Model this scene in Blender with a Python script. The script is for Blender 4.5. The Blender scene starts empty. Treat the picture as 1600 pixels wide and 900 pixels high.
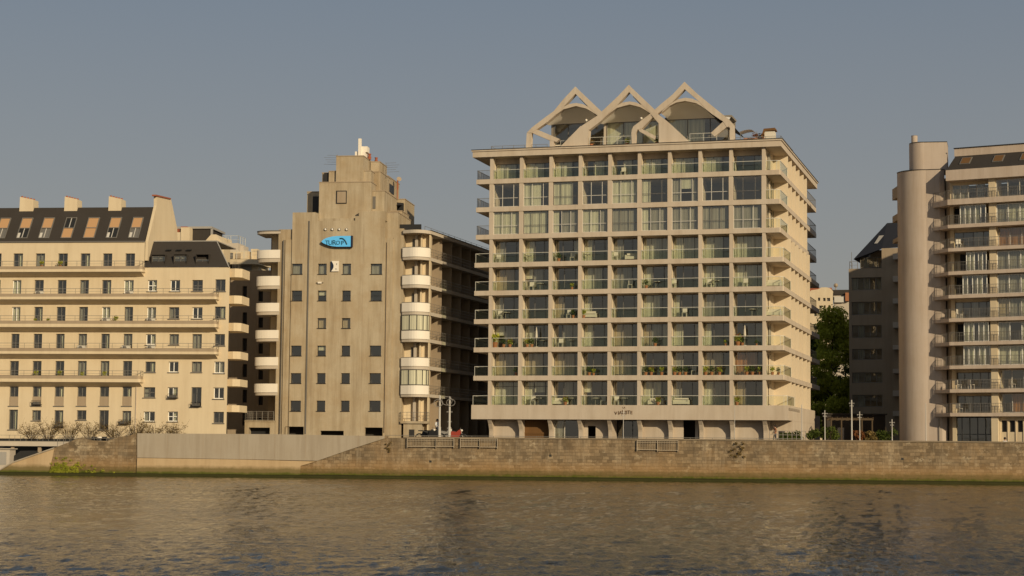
import bpy, math, random
import numpy as np
from mathutils import Vector, Matrix
random.seed(7)
C = bpy.context.scene.collection
rad = math.radians
# ------------------------------------------------------------------ camera geometry
FPX = 2900.0; TH = math.atan(258/2900.0); PHI = 0.0088; HC = 2.415
CAM = Vector((0,0,HC))
def ray(px, py):
    a=(px-800)/FPX; b=(450-py)/FPX
    a2=a*math.cos(PHI)-b*math.sin(PHI); b2=a*math.sin(PHI)+b*math.cos(PHI)
    return Vector((a2, math.cos(TH)-b2*math.sin(TH), math.sin(TH)+b2*math.cos(TH)))
def at(px, py, Y):
    d=ray(px,py); return CAM+d*(Y/d.y)
class Frame:
    """a building's own axes: u along its front, v into the building, z up"""
    def __init__(s, px, Y, deg):
        p=at(px,690,Y); s.o=Vector((p.x,p.y,0)); s.a=rad(deg)
        s.U=Vector((math.cos(s.a),-math.sin(s.a),0)); s.V=Vector((math.sin(s.a),math.cos(s.a),0))
    def uz(s, px, py, v=0.0):
        d=ray(px,py); t=(v-(CAM-s.o).dot(s.V))/d.dot(s.V)
        p=CAM+d*t; return ((p-s.o).dot(s.U), p.z)
    def u(s,px,py=500,v=0.0): return s.uz(px,py,v)[0]
    def z(s,px,py,v=0.0): return s.uz(px,py,v)[1]
    def vz(s, px, py, u):
        d=ray(px,py); t=(u-(CAM-s.o).dot(s.U))/d.dot(s.U)
        p=CAM+d*t; return ((p-s.o).dot(s.V), p.z)
    def w(s,u,v,z): return s.o+s.U*u+s.V*v+Vector((0,0,z))
    def loc(s,p): q=Vector(p)-s.o; return (q.dot(s.U),q.dot(s.V),p[2])
# ------------------------------------------------------------------ mesh helper
class MB:
    def __init__(s, xf=None): s.v=[]; s.f=[]; s.xf=xf
    def add(s, pts, faces):
        n=len(s.v)
        for p in pts: s.v.append(tuple(s.xf(*p)) if s.xf else tuple(p))
        for f in faces: s.f.append(tuple(n+i for i in f))
    def quad(s,*pts): s.add(pts,[tuple(range(len(pts)))])
    def box(s,x0,x1,y0,y1,z0,z1):
        if x0>x1:x0,x1=x1,x0
        if y0>y1:y0,y1=y1,y0
        if z0>z1:z0,z1=z1,z0
        s.add([(x0,y0,z0),(x1,y0,z0),(x1,y1,z0),(x0,y1,z0),(x0,y0,z1),(x1,y0,z1),(x1,y1,z1),(x0,y1,z1)],
              [(0,3,2,1),(4,5,6,7),(0,1,5,4),(1,2,6,5),(2,3,7,6),(3,0,4,7)])
    def prism_xz(s, P, y0, y1):   # polygon (x,z)
        n=len(P); s.add([(x,y0,z) for x,z in P]+[(x,y1,z) for x,z in P],
            [tuple(range(n)), tuple(range(2*n-1,n-1,-1))]+[(i,i+n,(i+1)%n+n,(i+1)%n) for i in range(n)])
    def prism_xy(s, P, z0, z1):
        n=len(P); s.add([(x,y,z0) for x,y in P]+[(x,y,z1) for x,y in P],
            [tuple(range(n-1,-1,-1)), tuple(range(n,2*n))]+[(i,(i+1)%n,(i+1)%n+n,i+n) for i in range(n)])
    def prism_yz(s, P, x0, x1):
        n=len(P); s.add([(x0,y,z) for y,z in P]+[(x1,y,z) for y,z in P],
            [tuple(range(n)), tuple(range(2*n-1,n-1,-1))]+[(i,i+n,(i+1)%n+n,(i+1)%n) for i in range(n)])
    def ribbon_xy(s, P, z0, z1, t=0.06):   # upright strip following a plan polyline, closed thickness t
        L=[]; R=[]
        for i,(x,y) in enumerate(P):
            a=P[max(i-1,0)]; b=P[min(i+1,len(P)-1)]
            dx,dy=b[0]-a[0],b[1]-a[1]; l=math.hypot(dx,dy) or 1
            L.append((x-dy/l*t/2,y+dx/l*t/2)); R.append((x+dy/l*t/2,y-dx/l*t/2))
        s.prism_xy_strip(L,R,z0,z1)
    def prism_xy_strip(s,L,R,z0,z1):
        n=len(L)
        pts=[(x,y,z0) for x,y in L]+[(x,y,z0) for x,y in R]+[(x,y,z1) for x,y in L]+[(x,y,z1) for x,y in R]
        F=[]
        for i in range(n-1):
            F+=[(i,i+1,n+i+1,n+i),(2*n+i,3*n+i,3*n+i+1,2*n+i+1),(i,2*n+i,2*n+i+1,i+1),(n+i,n+i+1,3*n+i+1,3*n+i)]
        F+=[(0,n,3*n,2*n),(n-1,3*n-1,4*n-1,2*n-1)]
        s.add(pts,F)
    def tube(s, P, r, n=6, r1=None):
        P=[Vector(p) for p in P]; m=len(P); ring=[]; r1=r if r1 is None else r1
        for i,p in enumerate(P):
            d=(P[min(i+1,m-1)]-P[max(i-1,0)])
            d=d.normalized() if d.length>1e-9 else Vector((0,0,1))
            a=d.cross(Vector((0,0,1)) if abs(d.z)<.9 else Vector((1,0,0))).normalized(); b=d.cross(a)
            rr=r+(r1-r)*i/max(m-1,1)
            ring+= [tuple(p+a*rr*math.cos(2*math.pi*k/n)+b*rr*math.sin(2*math.pi*k/n)) for k in range(n)]
        F=[(i*n+k,i*n+(k+1)%n,(i+1)*n+(k+1)%n,(i+1)*n+k) for i in range(m-1) for k in range(n)]
        F+=[tuple(range(n-1,-1,-1)),tuple((m-1)*n+k for k in range(n))]
        s.add(ring,F)
    def lathe(s, prof, cx=0, cy=0, n=12):
        m=len(prof); pts=[(cx+r*math.cos(2*math.pi*k/n),cy+r*math.sin(2*math.pi*k/n),z) for r,z in prof for k in range(n)]
        F=[(i*n+k,i*n+(k+1)%n,(i+1)*n+(k+1)%n,(i+1)*n+k) for i in range(m-1) for k in range(n)]
        F+=[tuple(range(n-1,-1,-1)),tuple((m-1)*n+k for k in range(n))]
        s.add(pts,F)
    def ball(s,c,r,n=8,sz=1):
        s.xf_tmp=None
        prof=[(r*math.sin(math.pi*i/6)+1e-4,c[2]-r*sz*math.cos(math.pi*i/6)) for i in range(7)]
        s.lathe(prof,c[0],c[1],n)
    def wall(s,u0,u1,z0,z1,v,ops,depth):
        """front face at v with real openings (ou0,ou1,oz0,oz1) and their reveals going back by depth"""
        ops=[o for o in ops if o[1]>u0 and o[0]<u1]
        us=sorted(set([u0,u1]+[min(max(x,u0),u1) for o in ops for x in o[:2]]))
        zs=sorted(set([z0,z1]+[min(max(x,z0),z1) for o in ops for x in o[2:4]]))
        for j in range(len(zs)-1):
            zc=(zs[j]+zs[j+1])/2; run=None
            for i in range(len(us)-1):
                uc=(us[i]+us[i+1])/2
                ins=any(o[0]<uc<o[1] and o[2]<zc<o[3] for o in ops)
                if not ins:
                    if run is None: run=us[i]
                if (ins or i==len(us)-2) and run is not None:
                    e=us[i] if ins else us[i+1]
                    if e>run+1e-6: s.quad((run,v,zs[j]),(e,v,zs[j]),(e,v,zs[j+1]),(run,v,zs[j+1]))
                    run=None
        for a,b,c,d in [o[:4] for o in ops]:
            e=v+depth
            s.quad((a,v,c),(a,e,c),(a,e,d),(a,v,d)); s.quad((b,v,d),(b,e,d),(b,e,c),(b,v,c))
            s.quad((a,v,c),(b,v,c),(b,e,c),(a,e,c)); s.quad((a,e,d),(b,e,d),(b,v,d),(a,v,d))
    def mesh(s,name):
        m=bpy.data.meshes.new(name); m.from_pydata(s.v,[],s.f); m.update(); return m
    def obj(s,name,mat,parent=None,smooth=False,**tags):
        m=s.mesh(name); m.materials.append(mat)
        if smooth:
            for p in m.polygons: p.use_smooth=True
        return link(name,m,parent,**tags)
def link(name,m,parent=None,**tags):
    o=bpy.data.objects.new(name,m); C.objects.link(o)
    if parent: o.parent=parent
    for k,v in tags.items(): o[k]=v
    return o
def thing(name,label,cat,loc=(0,0,0),rz=0,group=None):
    o=bpy.data.objects.new(name,None); C.objects.link(o); o.location=loc; o.rotation_euler=(0,0,rz)
    o['label']=label; o['category']=cat
    if group: o['group']=group
    return o
def copy_tree(o,parent=None):
    c=o.copy(); C.objects.link(c)
    if parent: c.parent=parent
    for ch in list(o.children): copy_tree(ch,c)
    return c
def relabel(o,label,loc=None,rz=None,s=None):
    o['label']=label
    if loc is not None: o.location=loc
    if rz is not None: o.rotation_euler=(0,0,rz)
    if s is not None: o.scale=(s,s,s)
    return o
# ------------------------------------------------------------------ materials
def mat(name,base,rough=.85,spec=.3,metal=0.0):
    m=bpy.data.materials.new(name); m.use_nodes=True; b=m.node_tree.nodes['Principled BSDF']
    b.inputs['Base Color'].default_value=(*base,1); b.inputs['Roughness'].default_value=rough
    b.inputs['Specular IOR Level'].default_value=spec; b.inputs['Metallic'].default_value=metal
    return m
def N(nt,t,**kw):
    n=nt.nodes.new(t)
    for k,v in kw.items(): setattr(n,k,v)
    return n
def mixc(nt,fac,a,b,mode='MIX'):
    n=N(nt,'ShaderNodeMix',data_type='RGBA',blend_type=mode)
    for i,x in ((0,fac),(6,a),(7,b)):
        if hasattr(x,'links') or isinstance(x,bpy.types.NodeSocket): nt.links.new(x,n.inputs[i])
        else: n.inputs[i].default_value = x if i==0 else (*x,1)
    return n.outputs[2]
def noise(nt,scale=1,vec=(1,1,1),detail=5,rough=.6,lo=.35,hi=.65,off=(0,0,0)):
    g=N(nt,'ShaderNodeNewGeometry'); mp=N(nt,'ShaderNodeMapping'); mp.inputs['Scale'].default_value=vec
    mp.inputs['Location'].default_value=off
    nt.links.new(g.outputs['Position'],mp.inputs[0]); n=N(nt,'ShaderNodeTexNoise')
    n.inputs['Scale'].default_value=scale; n.inputs['Detail'].default_value=detail; n.inputs['Roughness'].default_value=rough
    nt.links.new(mp.outputs[0],n.inputs['Vector'])
    r=N(nt,'ShaderNodeMapRange'); r.inputs[1].default_value=lo; r.inputs[2].default_value=hi
    nt.links.new(n.outputs['Fac'],r.inputs[0]); return r.outputs[0]
def math_(nt,op,a,b=None):
    n=N(nt,'ShaderNodeMath',operation=op); n.use_clamp=False
    for i,x in enumerate((a,b)):
        if x is None: continue
        if isinstance(x,(int,float)): n.inputs[i].default_value=x
        else: nt.links.new(x,n.inputs[i])
    return n.outputs[0]
def plaster(name,base,stain=.25,streak=.25,fine=.12,bump=.15,dark=(.5,.42,.32),rough=.9):
    """weathered render: cloudy patches, vertical rain streaks, fine grain"""
    m=mat(name,base,rough,.2); nt=m.node_tree; b=nt.nodes['Principled BSDF']
    dk=tuple(base[i]*dark[i]/max(dark) for i in range(3))
    c1=noise(nt,.35,(1,1,1),6,.65,.4,.75); c2=noise(nt,1.3,(1,1,.07),5,.7,.45,.8,(3,7,1)); c3=noise(nt,9,(1,1,1),4,.7,.3,.7)
    col=mixc(nt,math_(nt,'MULTIPLY',c1,stain),base,tuple(x*.75 for x in dk))
    col=mixc(nt,math_(nt,'MULTIPLY',c2,streak),col,tuple(x*.45 for x in dk))
    col=mixc(nt,math_(nt,'MULTIPLY',c3,fine),col,tuple(x*.7 for x in base))
    nt.links.new(col,b.inputs['Base Color'])
    bp=N(nt,'ShaderNodeBump'); bp.inputs['Strength'].default_value=bump; bp.inputs['Distance'].default_value=.02
    nt.links.new(c3,bp.inputs['Height']); nt.links.new(bp.outputs[0],b.inputs['Normal'])
    return m
def glass(name,tint,gl,rough=.02,gcol=(1,1,1)):
    m=bpy.data.materials.new(name); m.use_nodes=True; nt=m.node_tree; nt.nodes.clear()
    o=N(nt,'ShaderNodeOutputMaterial'); t=N(nt,'ShaderNodeBsdfTransparent'); g=N(nt,'ShaderNodeBsdfGlossy')
    t.inputs[0].default_value=(*tint,1); g.inputs['Roughness'].default_value=rough; g.inputs[0].default_value=(*gcol,1)
    lw=N(nt,'ShaderNodeLayerWeight'); lw.inputs[0].default_value=.5
    f=math_(nt,'MULTIPLY_ADD',math_(nt,'POWER',lw.outputs['Facing'],4.0),.85); f.node.inputs[2].default_value=gl; f.node.use_clamp=True
    # slight waviness so panes do not mirror perfectly
    nz=noise(nt,.7,(1,1,1),2,.5,0,1); bp=N(nt,'ShaderNodeBump'); bp.inputs['Strength'].default_value=.12; bp.inputs['Distance'].default_value=.05
    nt.links.new(nz,bp.inputs['Height']); nt.links.new(bp.outputs[0],g.inputs['Normal'])
    x=N(nt,'ShaderNodeMixShader'); nt.links.new(f,x.inputs[0]); nt.links.new(t.outputs[0],x.inputs[1]); nt.links.new(g.outputs[0],x.inputs[2])
    nt.links.new(x.outputs[0],o.inputs[0]); return m
def fabric(name,base):
    m=mat(name,base,.95,.1); nt=m.node_tree; b=nt.nodes['Principled BSDF']
    c=noise(nt,6,(1,1,.03),2,.5,.3,.7)
    col=mixc(nt,c,base,tuple(x*.62 for x in base)); nt.links.new(col,b.inputs['Base Color'])
    tr=N(nt,'ShaderNodeBsdfTranslucent'); nt.links.new(col,tr.inputs[0]); x=N(nt,'ShaderNodeMixShader'); x.inputs[0].default_value=.25
    nt.links.new(b.outputs[0],x.inputs[1]); nt.links.new(tr.outputs[0],x.inputs[2]); nt.links.new(x.outputs[0],nt.nodes['Material Output'].inputs[0]); return m
M={}
M['cream']=plaster('cream_render',(.65,.54,.37),.2,.24,.08,.1)
M['tan']=plaster('tan_concrete',(.54,.46,.365),.3,.4,.14,.15)
M['finc']=plaster('cream_fin',(.66,.56,.41),.12,.12,.05,.1)
M['tower']=plaster('board_concrete',(.46,.385,.27),.85,.9,.35,.4)
M['white']=plaster('white_paint',(.78,.72,.62),.08,.08,.03,.05)
M['greyband']=plaster('grey_soffit',(.5,.44,.36),.15,.15,.05,.1)
M['rose']=plaster('rose_concrete',(.46,.385,.32),.25,.4,.12,.1)
M['roseband']=plaster('rose_band',(.55,.455,.37),.25,.4,.1,.1)
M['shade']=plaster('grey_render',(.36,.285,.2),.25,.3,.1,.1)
M['panel']=plaster('quay_panel',(.37,.32,.25),.25,.45,.1,.12)
M['slate']=plaster('slate_roof',(.05,.043,.037),.3,.2,.3,.5)
M['metalroof']=plaster('zinc_trim',(.34,.32,.29),.2,.1,.1,.05,rough=.6)
M['dark']=mat('dark_frame',(.03,.028,.026),.5)
M['frame']=mat('grey_frame',(.14,.13,.115),.5,.4)
M['lframe']=mat('light_frame',(.55,.52,.46),.5,.4)
M['wframe']=mat('white_frame',(.85,.83,.76),.45,.4)
M['rail']=mat('rail_metal',(.22,.2,.17),.45,.5,.3)
M['raill']=mat('pale_rail_metal',(.6,.58,.5),.4,.5,.1)
M['grille']=mat('faded_rail_paint',(.36,.3,.22),.7)
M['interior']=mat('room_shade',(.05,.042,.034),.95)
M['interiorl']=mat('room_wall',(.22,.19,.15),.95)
M['pane']=glass('window_glass',(.92,.94,.9),.17,gcol=(.95,.94,.88))
M['rglass']=glass('balustrade_glass',(.86,.9,.83),.02,gcol=(.8,.9,.8))
M['curt']=fabric('pale_curtain',(.86,.83,.62)); M['curtg']=fabric('grey_curtain',(.5,.47,.38))
M['curtb']=fabric('beige_curtain',(.66,.54,.34)); M['curto']=fabric('orange_curtain',(.6,.3,.12))
M['blind']=mat('tan_blind',(.46,.27,.13),.8)
M['shutter']=mat('beige_shutter',(.42,.33,.2),.8)
M['brick']=plaster('red_pot',(.33,.11,.06),.2,.1,.2,.2)
M['wood']=plaster('brown_wood',(.17,.09,.035),.3,.4,.3,.2)
M['pole']=mat('white_pole',(.5,.47,.42),.4,.4)
M['black']=mat('black_stuff',(.02,.02,.02),.6)
M['red']=mat('red_paint',(.25,.03,.015),.6)
M['blue']=mat('sign_blue',(.12,.5,.95),.4); M['navy']=mat('sign_navy',(.012,.02,.045),.5)
M['ac']=mat('ac_casing',(.6,.56,.47),.6)
M['brown']=mat('brown_letters',(.13,.07,.03),.7)
M['ltr']=mat('letters_teal',(.012,.06,.09),.5)
M['terra']=mat('terracotta',(.36,.15,.07),.8)
M['skin']=mat('skin',(.42,.25,.17),.6)
M['cloth1']=mat('pale_shirt',(.6,.58,.55),.9); M['cloth2']=mat('dark_trousers',(.04,.045,.06),.9); M['hair']=mat('dark_hair',(.02,.014,.01),.7)
M['cushion']=mat('outdoor_fabric',(.6,.55,.45),.9)
def leafmat(name,a,b):
    m=mat(name,a,.7,.2); nt=m.node_tree; bs=nt.nodes['Principled BSDF']
    oi=noise(nt,.9,(1,1,1),3,.6,.35,.65); rr=noise(nt,14,(1,1,1),1,.5,.3,.7)
    col=mixc(nt,math_(nt,'MULTIPLY',math_(nt,'ADD',oi,rr),.5),a,b); nt.links.new(col,bs.inputs['Base Color'])
    tr=N(nt,'ShaderNodeBsdfTranslucent'); nt.links.new(col,tr.inputs[0]); x=N(nt,'ShaderNodeMixShader'); x.inputs[0].default_value=.3
    nt.links.new(bs.outputs[0],x.inputs[1]); nt.links.new(tr.outputs[0],x.inputs[2]); nt.links.new(x.outputs[0],nt.nodes['Material Output'].inputs[0])
    return m
M['leaf']=leafmat('green_leaves',(.2,.23,.02),(.6,.6,.08))  # leaf colour raised to stand in for sunlight missing on the shaded tree
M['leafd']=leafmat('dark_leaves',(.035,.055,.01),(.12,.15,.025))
M['leafy']=leafmat('dry_leaves',(.12,.09,.03),(.3,.2,.07))
M['leafo']=leafmat('russet_leaves',(.16,.055,.02),(.28,.12,.04))
M['bark']=plaster('bark',(.09,.065,.04),.3,.3,.3,.5)
# ================================================================== SETTING: sky, river, quay
Q=Frame(800,170,4.6)
SUN_AZ=rad(31); SUN_EL=rad(18.5)   # azimuth: to the right of straight-back-to-camera
sdir=Vector((math.sin(SUN_AZ)*math.cos(SUN_EL),-math.cos(SUN_AZ)*math.cos(SUN_EL),math.sin(SUN_EL)))
def stone_material():
    m=mat('quay_stone',(.3,.24,.17),.92,.15); nt=m.node_tree; b=nt.nodes['Principled BSDF']
    g=N(nt,'ShaderNodeNewGeometry'); sp=N(nt,'ShaderNodeSeparateXYZ'); nt.links.new(g.outputs['Position'],sp.inputs[0])
    cb=N(nt,'ShaderNodeCombineXYZ')
    # courses wander a little
    wob=noise(nt,.35,(1,1,1),3,.6,0,1); z2=math_(nt,'ADD',sp.outputs[2],math_(nt,'MULTIPLY',wob,.22))
    nt.links.new(sp.outputs[0],cb.inputs[0]); nt.links.new(z2,cb.inputs[1])
    br=N(nt,'ShaderNodeTexBrick'); nt.links.new(cb.outputs[0],br.inputs['Vector'])
    br.inputs['Scale'].default_value=1; br.inputs['Brick Width'].default_value=.56; br.inputs['Row Height'].default_value=.29
    br.inputs['Mortar Size'].default_value=.014; br.inputs['Mortar Smooth'].default_value=.4; br.inputs['Bias'].default_value=-.1
    br.inputs['Color1'].default_value=(.12,.086,.05,1); br.inputs['Color2'].default_value=(.37,.275,.165,1); br.inputs['Mortar'].default_value=(.14,.105,.07,1)
    br.offset=.43; br.squash=.8; br.squash_frequency=3
    n1=noise(nt,.28,(1,1,1.5),6,.65,.35,.7); n2=noise(nt,1.6,(1,1,1.2),6,.7,.35,.72,(5,1,2)); n3=noise(nt,1.1,(1,1,.16),6,.75,.42,.72,(9,1,2)); n4=noise(nt,5,(1,1,1),5,.75,.3,.7)
    col=mixc(nt,math_(nt,'MULTIPLY',n1,.5),br.outputs['Color'],(.25,.185,.112))
    # pale lime patches and scattered bright blocks
    n5=noise(nt,.9,(1,1,1.3),5,.75,.56,.66,(21,3,8)); col=mixc(nt,math_(nt,'MULTIPLY',n5,.8),col,(.56,.46,.31))
    n6=noise(nt,.55,(1,1,.9),5,.7,.5,.66,(2,3,31)); col=mixc(nt,math_(nt,'MULTIPLY',n6,.45),col,(.33,.21,.1))
    n7=noise(nt,1.4,(1,1,.12),6,.75,.5,.7,(31,3,8)); col=mixc(nt,math_(nt,'MULTIPLY',n7,.7),col,(.46,.37,.25))
    n8=noise(nt,.22,(1,1,1.8),4,.6,.45,.7,(1,33,8)); col=mixc(nt,math_(nt,'MULTIPLY',n8,.4),col,(.36,.235,.115))
    # rain streaks from the coping
    hz=N(nt,'ShaderNodeMapRange'); hz.inputs[1].default_value=1.2; hz.inputs[2].default_value=3.6; nt.links.new(sp.outputs[2],hz.inputs[0])
    col=mixc(nt,math_(nt,'MULTIPLY',math_(nt,'MULTIPLY',n3,hz.outputs[0]),.85),col,(.09,.07,.05))
    col=mixc(nt,math_(nt,'MULTIPLY',n4,.45),col,(.13,.1,.068))
    # ochre band low down, then wet green weed
    def band(lo,hi):
        r=N(nt,'ShaderNodeMapRange'); r.inputs[1].default_value=hi; r.inputs[2].default_value=lo
        zz=math_(nt,'ADD',sp.outputs[2],math_(nt,'MULTIPLY',n2,.28)); nt.links.new(zz,r.inputs[0]); return r.outputs[0]
    col=mixc(nt,math_(nt,'MULTIPLY',band(1.0,2.0),.6),col,(.33,.2,.085))
    col=mixc(nt,math_(nt,'MULTIPLY',band(.75,1.15),.75),col,(.11,.085,.03))
    col=mixc(nt,math_(nt,'MULTIPLY',band(.4,.62),.95),col,(.075,.085,.012))
    col=mixc(nt,math_(nt,'MULTIPLY',band(.2,.4),.95),col,(.028,.033,.006))
    nt.links.new(col,b.inputs['Base Color'])
    bp=N(nt,'ShaderNodeBump'); bp.inputs['Strength'].default_value=.7; bp.inputs['Distance'].default_value=.06
    h=math_(nt,'ADD',math_(nt,'MULTIPLY',br.outputs['Fac'],-.6),math_(nt,'MULTIPLY',n4,.5)); nt.links.new(h,bp.inputs['Height']); nt.links.new(bp.outputs[0],b.inputs['Normal'])
    return m
M['stone']=stone_material()
def sandy_material():
    m=plaster('sandy_footing',(.5,.37,.22),.4,.4,.2,.3); nt=m.node_tree; b=nt.nodes['Principled BSDF']
    src=b.inputs['Base Color'].links[0].from_socket; g=N(nt,'ShaderNodeNewGeometry'); sp=N(nt,'ShaderNodeSeparateXYZ'); nt.links.new(g.outputs['Position'],sp.inputs[0])
    n2=noise(nt,1.2,(1,1,1),6,.7,.3,.75)
    def band(lo,hi):
        r=N(nt,'ShaderNodeMapRange'); r.inputs[1].default_value=hi; r.inputs[2].default_value=lo
        zz=math_(nt,'ADD',sp.outputs[2],math_(nt,'MULTIPLY',n2,.22)); nt.links.new(zz,r.inputs[0]); return r.outputs[0]
    col=mixc(nt,math_(nt,'MULTIPLY',band(.8,1.15),.85),src,(.13,.1,.035))
    col=mixc(nt,math_(nt,'MULTIPLY',band(.4,.62),.95),col,(.075,.085,.012))
    col=mixc(nt,math_(nt,'MULTIPLY',band(.2,.42),.95),col,(.028,.033,.006))
    nt.links.new(col,b.inputs['Base Color']); return m
M['sandy']=sandy_material()
# ---- quay wall
ZT=3.72; ZL=2.62
def qz(px,py): return Q.uz(px,py)
qw=thing('quay_wall','old stone embankment wall with weedy green foot along the river','wall',Q.o,-Q.a)
b=MB(); uR=160; ux=lambda px,py=690: Q.u(px,py)
stones=[(-9,738),(0,734),(20,722),(52,711),(85,699.5),(105,692),(122,684.5),(130,683.5),(139,688),(166,689),(185,683),(214,678)]
pts=[qz(x,y) for x,y in stones]
# the left landing: low ramp, then the wall proper rising to the parapet
b.prism_xz([(pts[0][0]-60,-2),(pts[0][0]-60,.22)]+pts+[(ux(604),pts[-1][1]),(ux(604),ZT-.06),(ux(604),-2)],0,1.2)
b.prism_xz([(ux(604),-2),(ux(604),ZL),(uR,ZL),(uR,-2)],0,1.2)
b.obj('masonry',M['stone'],qw)
b=MB(); b.prism_xz([(ux(604),ZL+.003),(ux(604),ZT),(uR,ZT),(uR,ZL+.003)],.1,.65); b.obj('parapet',M['stone'],qw)
b=MB(); b.box(ux(630),uR,.04,.72,ZT+.003,ZT+.12); b.obj('coping',plaster('coping_stone',(.23,.185,.13),.3,.3,.3,.3),qw)
# weed foot: a slimy ledge just above the water
b=MB()
n=240; u0=pts[0][0]-60
P=[(u0+(uR-u0)*i/n) for i in range(n+1)]
random.seed(3); jit=[.13+random.random()*.1 for _ in P]
for i in range(n):
    a,c=P[i],P[i+1]; ja,jc=jit[i],jit[i+1]
    b.quad((a,-.28-ja,-.15),(c,-.28-jc,-.15),(c,-.22-jc,.13+jc*.3),(a,-.22-ja,.13+ja*.3))
    b.quad((a,-.22-ja,.13+ja*.3),(c,-.22-jc,.13+jc*.3),(c,-.004,.22+jc*.3),(a,-.004,.22+ja*.3))
b.obj('weed_ledge',plaster('slimy_weed',(.04,.04,.011),.6,.3,.3,.8),qw)
# concrete facing panel, sandy footing
b=MB(); pp=[qz(215,677),(ux(430),Q.z(430,678.5)),qz(601,681.5),qz(601,685),qz(548,702),qz(496,720),qz(380,717.5),qz(215,715)]
b.prism_xz(pp,-.12,.9); b.obj('concrete_facing',M['panel'],qw)
b=MB(); b.prism_xz([(ux(215),-1),qz(215,715.6),qz(380,718),qz(494,721),qz(470,728),(ux(470),-1)],-.16,.2)
b.obj('footing',M['sandy'],qw)
b=MB(); b.prism_xz([(ux(0)-60,.02),(ux(0)-60,.25),qz(-2,737),qz(20,724),qz(85,701.5),qz(82,716),qz(78,731),(ux(78),.02)],-.1,.1)
b.obj('ramp_facing',M['sandy'],qw)
b=MB(); b.prism_xz([qz(0,733.5),qz(20,721.6),qz(85,699),qz(85,701),qz(20,723.8),qz(0,735.5)],-.2,1.25); b.obj('ramp_coping',M['panel'],qw)
b=MB()
for i_,(px,py) in enumerate(((672.5,721),(1410,717),(860,712))):
    b=MB(); u,z=qz(px,py); b.box(u-.11,u+.11,-.006,.0,z-.1,z+.1); b.obj('drain_hole',M['black'],qw)
# joints in the facing
b=MB()
for px in (262,318,375,430,478,560):
    u=ux(px); b.box(u-.012,u+.012,-.128,-.1,Q.z(px,716 if px<500 else 699),Q.z(px,679.5))
b.obj('panel_joint',M['shade'],qw)
# white barred grilles along the coping
def grille(x0,x1,y0=684.5,y1=697,label=''):
    u0=ux(x0,y0); u1=ux(x1,y0); z1=Q.z((x0+x1)/2,y0); z0=Q.z((x0+x1)/2,y1)
    t=thing('railing',label,'railing',Q.w(u0,-.14,0),-Q.a,'white barred railings fixed along the quay wall')
    L=u1-u0; b=MB(); b.box(0,L,-.025,.025,z1-.05,z1); b.box(0,L,-.025,.025,z0,z0+.05); b.box(0,L,-.02,.02,z1-.2,z1-.17); b.obj('rails',M['grille'],t)
    b=MB(); n=int(L/.14)
    for i in range(n+1): b.box(L*i/n-.012,L*i/n+.012,-.012,.012,z0+.051,z1-.051)
    b.obj('bars',M['grille'],t)
    for q in (-.05,L):
        b=MB(); b.box(q,q+.05,-.03,.13,z0-.1,z1+.02); b.obj('post',M['grille'],t)
grille(637,681,684.5,698,'white barred railing on the quay wall starting beside the concrete facing')
grille(682,709,685,698,'white barred railing on the quay wall behind which the two flag masts stand')
grille(720,749,685,698,'white barred railing on the quay wall below the dark gap between the buildings')
grille(750,777,685.5,699,'white barred railing on the quay wall just left of the large block')
grille(996,1027,688,703,'white barred railing on the quay wall left of the middle of the large block')
grille(1028,1059,688,704,'white barred railing on the quay wall under the dark doorway of the large block')
# small railing and thin rail on top of the quay
t=thing('railing','thin rusty handrail on the quay above the mossy stone spur','railing',Q.w(ux(85),.9,0),-Q.a)
b=MB(); L=ux(220)-ux(85)
za=Q.z(100,684)
for i in range(15): b.box(L*i/14-.02,L*i/14+.02,-.02,.02,za-1.0,za)
b.box(0,L,-.02,.02,za-.03,za+.01); b.box(0,L,-.02,.02,za-.5,za-.47); b.obj('frame',M['rail'],t)
# ---- ground behind the quay
ZG=3.45
gm=plaster('asphalt',(.07,.065,.058),.3,.1,.3,.2)
b=MB(); b.quad(*[tuple(Q.w(u,v,ZG)) for u,v in ((ux(604),.6),(900,.6),(900,900),(ux(604),900))]); b.quad(*[tuple(Q.w(u,v,ZG)) for u,v in ((ux(110),.9),(ux(604),.6),(ux(604),900),(ux(110),900))])
b.quad(*[tuple(Q.w(u,v,ZG)) for u,v in ((-900,14),(ux(110),14),(ux(110),900),(-900,900))])
o=b.obj('ground',gm); o['kind']='structure'
b=MB(); b.quad(*[tuple(Q.w(u,v,ZG+.004)) for u,v in ((ux(604),4),(300,4),(300,12),(ux(604),12))]); o=b.obj('road',plaster('road_asphalt',(.055,.052,.048),.2,.1,.3,.1)); o['kind']='structure'
b=MB(); b.box(0,1,0,1,0,1) if False else None
bb=MB(xf=lambda u,v,z: tuple(Q.w(u,v,z))); bb.box(ux(604),300,.7,3.8,ZG+.004,ZG+.13); o=bb.obj('pavement',plaster('pavement_stone',(.3,.27,.22),.3,.2,.2,.2)); o['kind']='structure'
b=MB(xf=lambda u,v,z: tuple(Q.w(u,v,z))); b.quad((-900,14,-1),(ux(110),14,-1),(ux(110),14,ZG),(-900,14,ZG)); b.quad((ux(110)-.01,14,-1),(ux(110)-.01,.9,-1),(ux(110)-.01,.9,ZG-.5),(ux(110)-.01,14,ZG)); o=b.obj('retaining_wall',M['black']); o['kind']='structure'
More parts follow.
